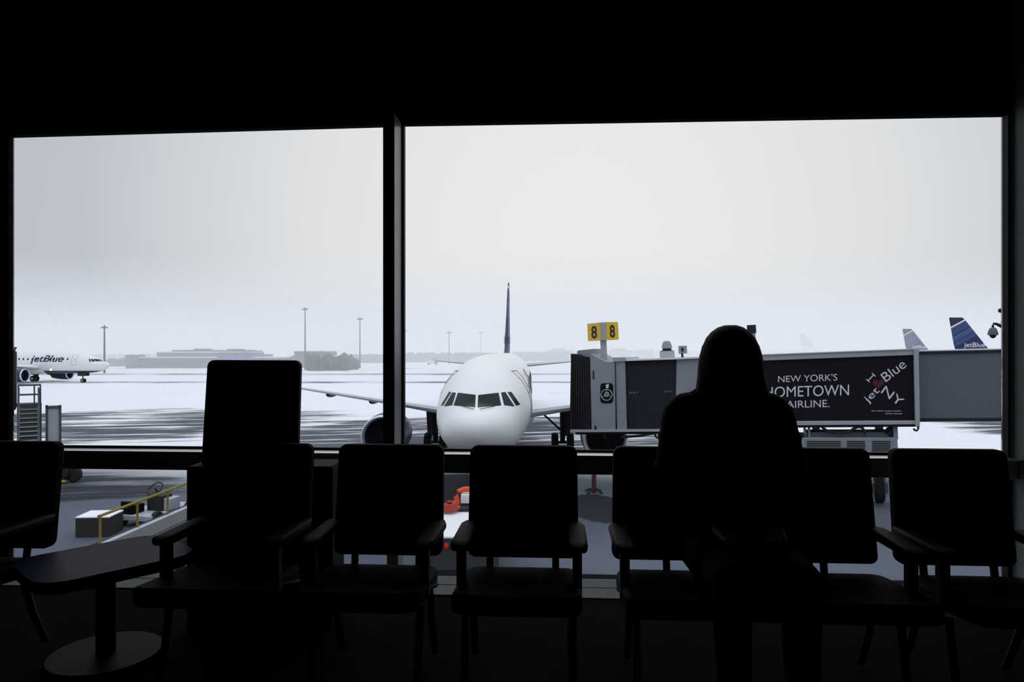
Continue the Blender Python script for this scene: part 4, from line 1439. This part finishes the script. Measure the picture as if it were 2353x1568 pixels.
b = MB(); b.tube([(-0.36, 3.3, HG + 0.10), (-0.42, 3.35, HG + 0.38), (-0.36, 3.4, HG + 0.54), (-0.2, 3.45, HG + 0.60), (0.2, 3.45, HG + 0.60)], 0.085); obj('hose', b, 'orange', t)
b = MB()
cl = []
for k in range(40):
    a = k * 0.55
    cl.append((-0.56 + (0.30 - 0.004 * k) * math.cos(a) * 0.8, 2.75 + (0.36 - 0.004 * k) * math.sin(a), HG + 0.12 + 0.005 * k))
b.tube(cl, 0.06, 6); obj('hose_coil', b, 'redhose', t)
for (x, y) in ((-0.8, 0.6), (0.8, 0.6), (-0.8, 3.1), (0.8, 3.1)):
    b = MB(); b.wheel((x, y, 0.32), (1, 0, 0), 0.32, 0.2); obj('wheel', b, 'tyre', t)
# slim post on splayed feet
Ym = YG(1133)
t = thing('marker_post', 'rust red post standing on the slush, seen right of the fourth chair', 'post', (P(1365, 1133, Ym).x, Ym, G))
b = MB()
for k in range(4):
    a = PI / 4 + PI / 2 * k
    b.bar((0, 0, 0.22), (0.45 * math.cos(a), 0.45 * math.sin(a), 0.03), 0.04)
obj('base', b, 'gasket', t)
b = MB(); b.bar((0, 0, 0.03), (0, 0, 1.5), 0.10); obj('post', b, 'rust', t)

# ------------------------------------------------------------------ beyond: masts, buildings, trees, vehicles
def mast(u, vt, Y, label, w=0.28):
    x = (u - U0) / F * Y
    h = CZ - (vt - V0) / F * Y - G
    t = thing('light_mast', label, 'light mast', (x, Y, G), 0, 'lighting masts across the field')
    b = MB(); b.bar((0, 0, 0), (0, 0, h - 0.3), w, w * 0.6, 8); obj('mast', b, 'pole', t)
    k = Y / F
    b = MB(); b.bar((-5.5 * k, 0, h - 1.0), (5.5 * k, 0, h - 1.0), 0.5 * k, n=6)
    for dx in (-5, -2.5, 0, 2.5, 5):
        b.box(dx * k - 0.8 * k, dx * k + 0.8 * k, -0.4, 0.4, h - 1.0 - 1.0 * k, h - 1.0 + 2.0 * k)
    obj('lamp_head', b, 'pole', t)


mast(240, 745, 185, 'light mast rising behind the nose of the left airliner', 0.30)
mast(701, 704, 215, 'tallest light mast, right of the tall black panel', 0.28)
mast(827, 727, 235, 'light mast just left of the window mullion', 0.26)
mast(929, 756, 330, 'faint light mast touching the right edge of the mullion', 0.26)
mast(1032, 760, 300, 'faint light mast left of the parked aircraft', 0.26)
mast(1105, 761, 400, 'faintest light mast, nearest the blue fin of the parked aircraft', 0.26)


def building(label, Y, blocks, name='building', depth=18.0):
    """blocks: (part name, u0, u1, vtop, vbottom, material, set-back)"""
    us = [q[1] for q in blocks] + [q[2] for q in blocks]
    xc = ((min(us) + max(us)) / 2 - U0) / F * Y
    t = thing(name, label, 'building', (xc, Y, G))
    for (pn, u0, u1, vt, vb, m, sb) in blocks:
        z0 = 0.0 if vb is None else CZ - (vb - V0) / F * Y - G
        z1 = CZ - (vt - V0) / F * Y - G
        b = MB(); b.box((u0 - U0) / F * Y - xc, (u1 - U0) / F * Y - xc, sb, depth - sb * 0.2, z0, z1)
        obj(pn, b, m, t)
    return t


building('long low grey building with stepped upper floors far across the field', 236,
         [('wall', 316, 655, 823, None, 'bldg2', 0), ('roof', 315, 656, 820.5, 823, 'bldgroof', -0.3), ('upper_floor', 346, 565, 811, 820.5, 'bldg', 4), ('upper_roof', 345, 566, 808.5, 811, 'bldgroof', 3.7),
          ('penthouse', 372, 545, 804.5, 808.5, 'bldg', 7), ('stack', 420, 440, 801.5, 804.5, 'bldg2', 8), ('stack', 500, 520, 802, 804.5, 'bldg2', 8), ('blue_wing', 505, 585, 815, 829, 'bldgblue', -2), ('annex', 528, 562, 806, 811, 'bldg2', 5)])
building('low dark building with flat roof behind the tallest mast', 240,
         [('wall', 670, 740, 818, None, 'bldg', 0), ('upper_floor', 670, 745, 808, 818, 'bldg2', 3), ('roof', 670, 746, 806.8, 808, 'bldgroof', 2.5)])
building('small boxy hut left of the long low building', 232, [('wall', 287, 305, 816, 840, 'bldg', 0), ('base', 287, 305, 840, None, 'bldg2', 0.5)], 'hut', 8)
building('pale distant building left of the yellow gate sign', 420, [('wall', 1262, 1318, 805, None, 'bldg', 0), ('upper_floor', 1275, 1300, 801, 805, 'bldg', 3)])
building('pale distant building just right of the gate sign', 430, [('wall', 1408, 1450, 806, None, 'bldg', 0), ('upper_floor', 1412, 1440, 801, 806, 'bldg', 3)])
building('small pale distant building right of the gate sign', 450, [('wall', 1470, 1502, 804, None, 'bldg', 0)])


def treeline(label, u0, u1, Y, vt, amp, n, seed):
    rnd = random.Random(seed)
    b = MB()
    k = Y / F
    n *= 4
    for i in range(n):
        u = u0 + (u1 - u0) * (i + rnd.random() * 2.5) / n
        h = CZ - (vt + amp * (rnd.random() - 0.3) - V0) / F * Y - G
        x = (u - U0) / F * Y
        yy = Y + rnd.random() * 14
        b.ball((x, yy, G + h * 0.46), (0.9 + rnd.random() * 1.3, 1.2 + rnd.random() * 1.5, h * 0.52), 7, 5)
    o = obj('treeline', b, 'tree', None, smooth=60)
    # break the outline like bare crowns
    tx = bpy.data.textures.new('crown_noise', 'CLOUDS'); tx.noise_scale = 0.9
    s_ = o.modifiers.new('sub', 'SUBSURF'); s_.levels = 1; s_.render_levels = 1
    d_ = o.modifiers.new('disp', 'DISPLACE'); d_.texture = tx; d_.strength = 1.6; d_.texture_coords = 'GLOBAL'
    return stuff(o, label, 'trees')


treeline('dark scrub and trees in front of the low building right of the black panel', 690, 790, 205, 817, 22, 12, 1)
treeline('pale tree belt between the scrub and the mullion', 780, 905, 330, 815, 5, 30, 2)
treeline('pale tree belt between the mullion and the parked aircraft', 905, 1140, 350, 811, 7, 46, 3)
treeline('pale tree belt right of the parked aircraft fin', 1180, 1320, 380, 809, 6, 30, 4)
treeline('thin scrub on the far edge of the field right of the left airliner', 235, 345, 260, 825, 4, 22, 5)
treeline('faint trees on the horizon behind the bridge', 1320, 2300, 560, 804, 6, 90, 6)
treeline('faint trees on the horizon behind the left airliner', -120, 345, 420, 814, 6, 60, 7)
# snow ridge at the edge of the field: service vehicle out on it
Yv = YG(838.5)
t = thing('service_truck', 'tiny pale service truck out on the snow left of the parked aircraft', 'truck', (P(994, 830, Yv).x, Yv, G))
b = MB(); b.box(-2.2, 0.6, -1, 1, 0.5, 1.6); obj('body', b, 'bldgroof', t, 0.05)
b = MB(); b.box(0.7, 2.2, -1, 1, 0.5, 2.2); obj('cab', b, 'bldg2', t, 0.1)
b = MB(); b.box(-0.4, 2.0, -0.8, 0.8, 2.2, 2.5); obj('boom', b, 'bldg2', t)
for x in (-1.6, 1.5):
    for y in (-0.9, 0.9):
        b = MB(); b.wheel((x, y, 0.42), (0, 1, 0), 0.42, 0.25); obj('wheel', b, 'tyre', t)

# ------------------------------------------------------------------ snow haze hanging over the far field
fog = bpy.data.materials.new('snow_haze')
fog.use_nodes = True
fn = fog.node_tree.nodes
fn.clear()
fo = fn.new('ShaderNodeOutputMaterial'); fv = fn.new('ShaderNodeVolumeScatter')
fv.inputs['Color'].default_value = (1, 1, 1, 1)
fv.inputs['Density'].default_value = 0.0060
fv.inputs['Anisotropy'].default_value = 0.0
fog.node_tree.links.new(fv.outputs[0], fo.inputs['Volume'])
M['fog'] = fog
b = MB(); b.box(-900, 900, 140, 1400, G + 0.02, G + 26)
o = obj('snow_haze', b, 'fog', smooth=None)
stuff(o, 'pale snow haze hanging over the far side of the airfield', 'haze')
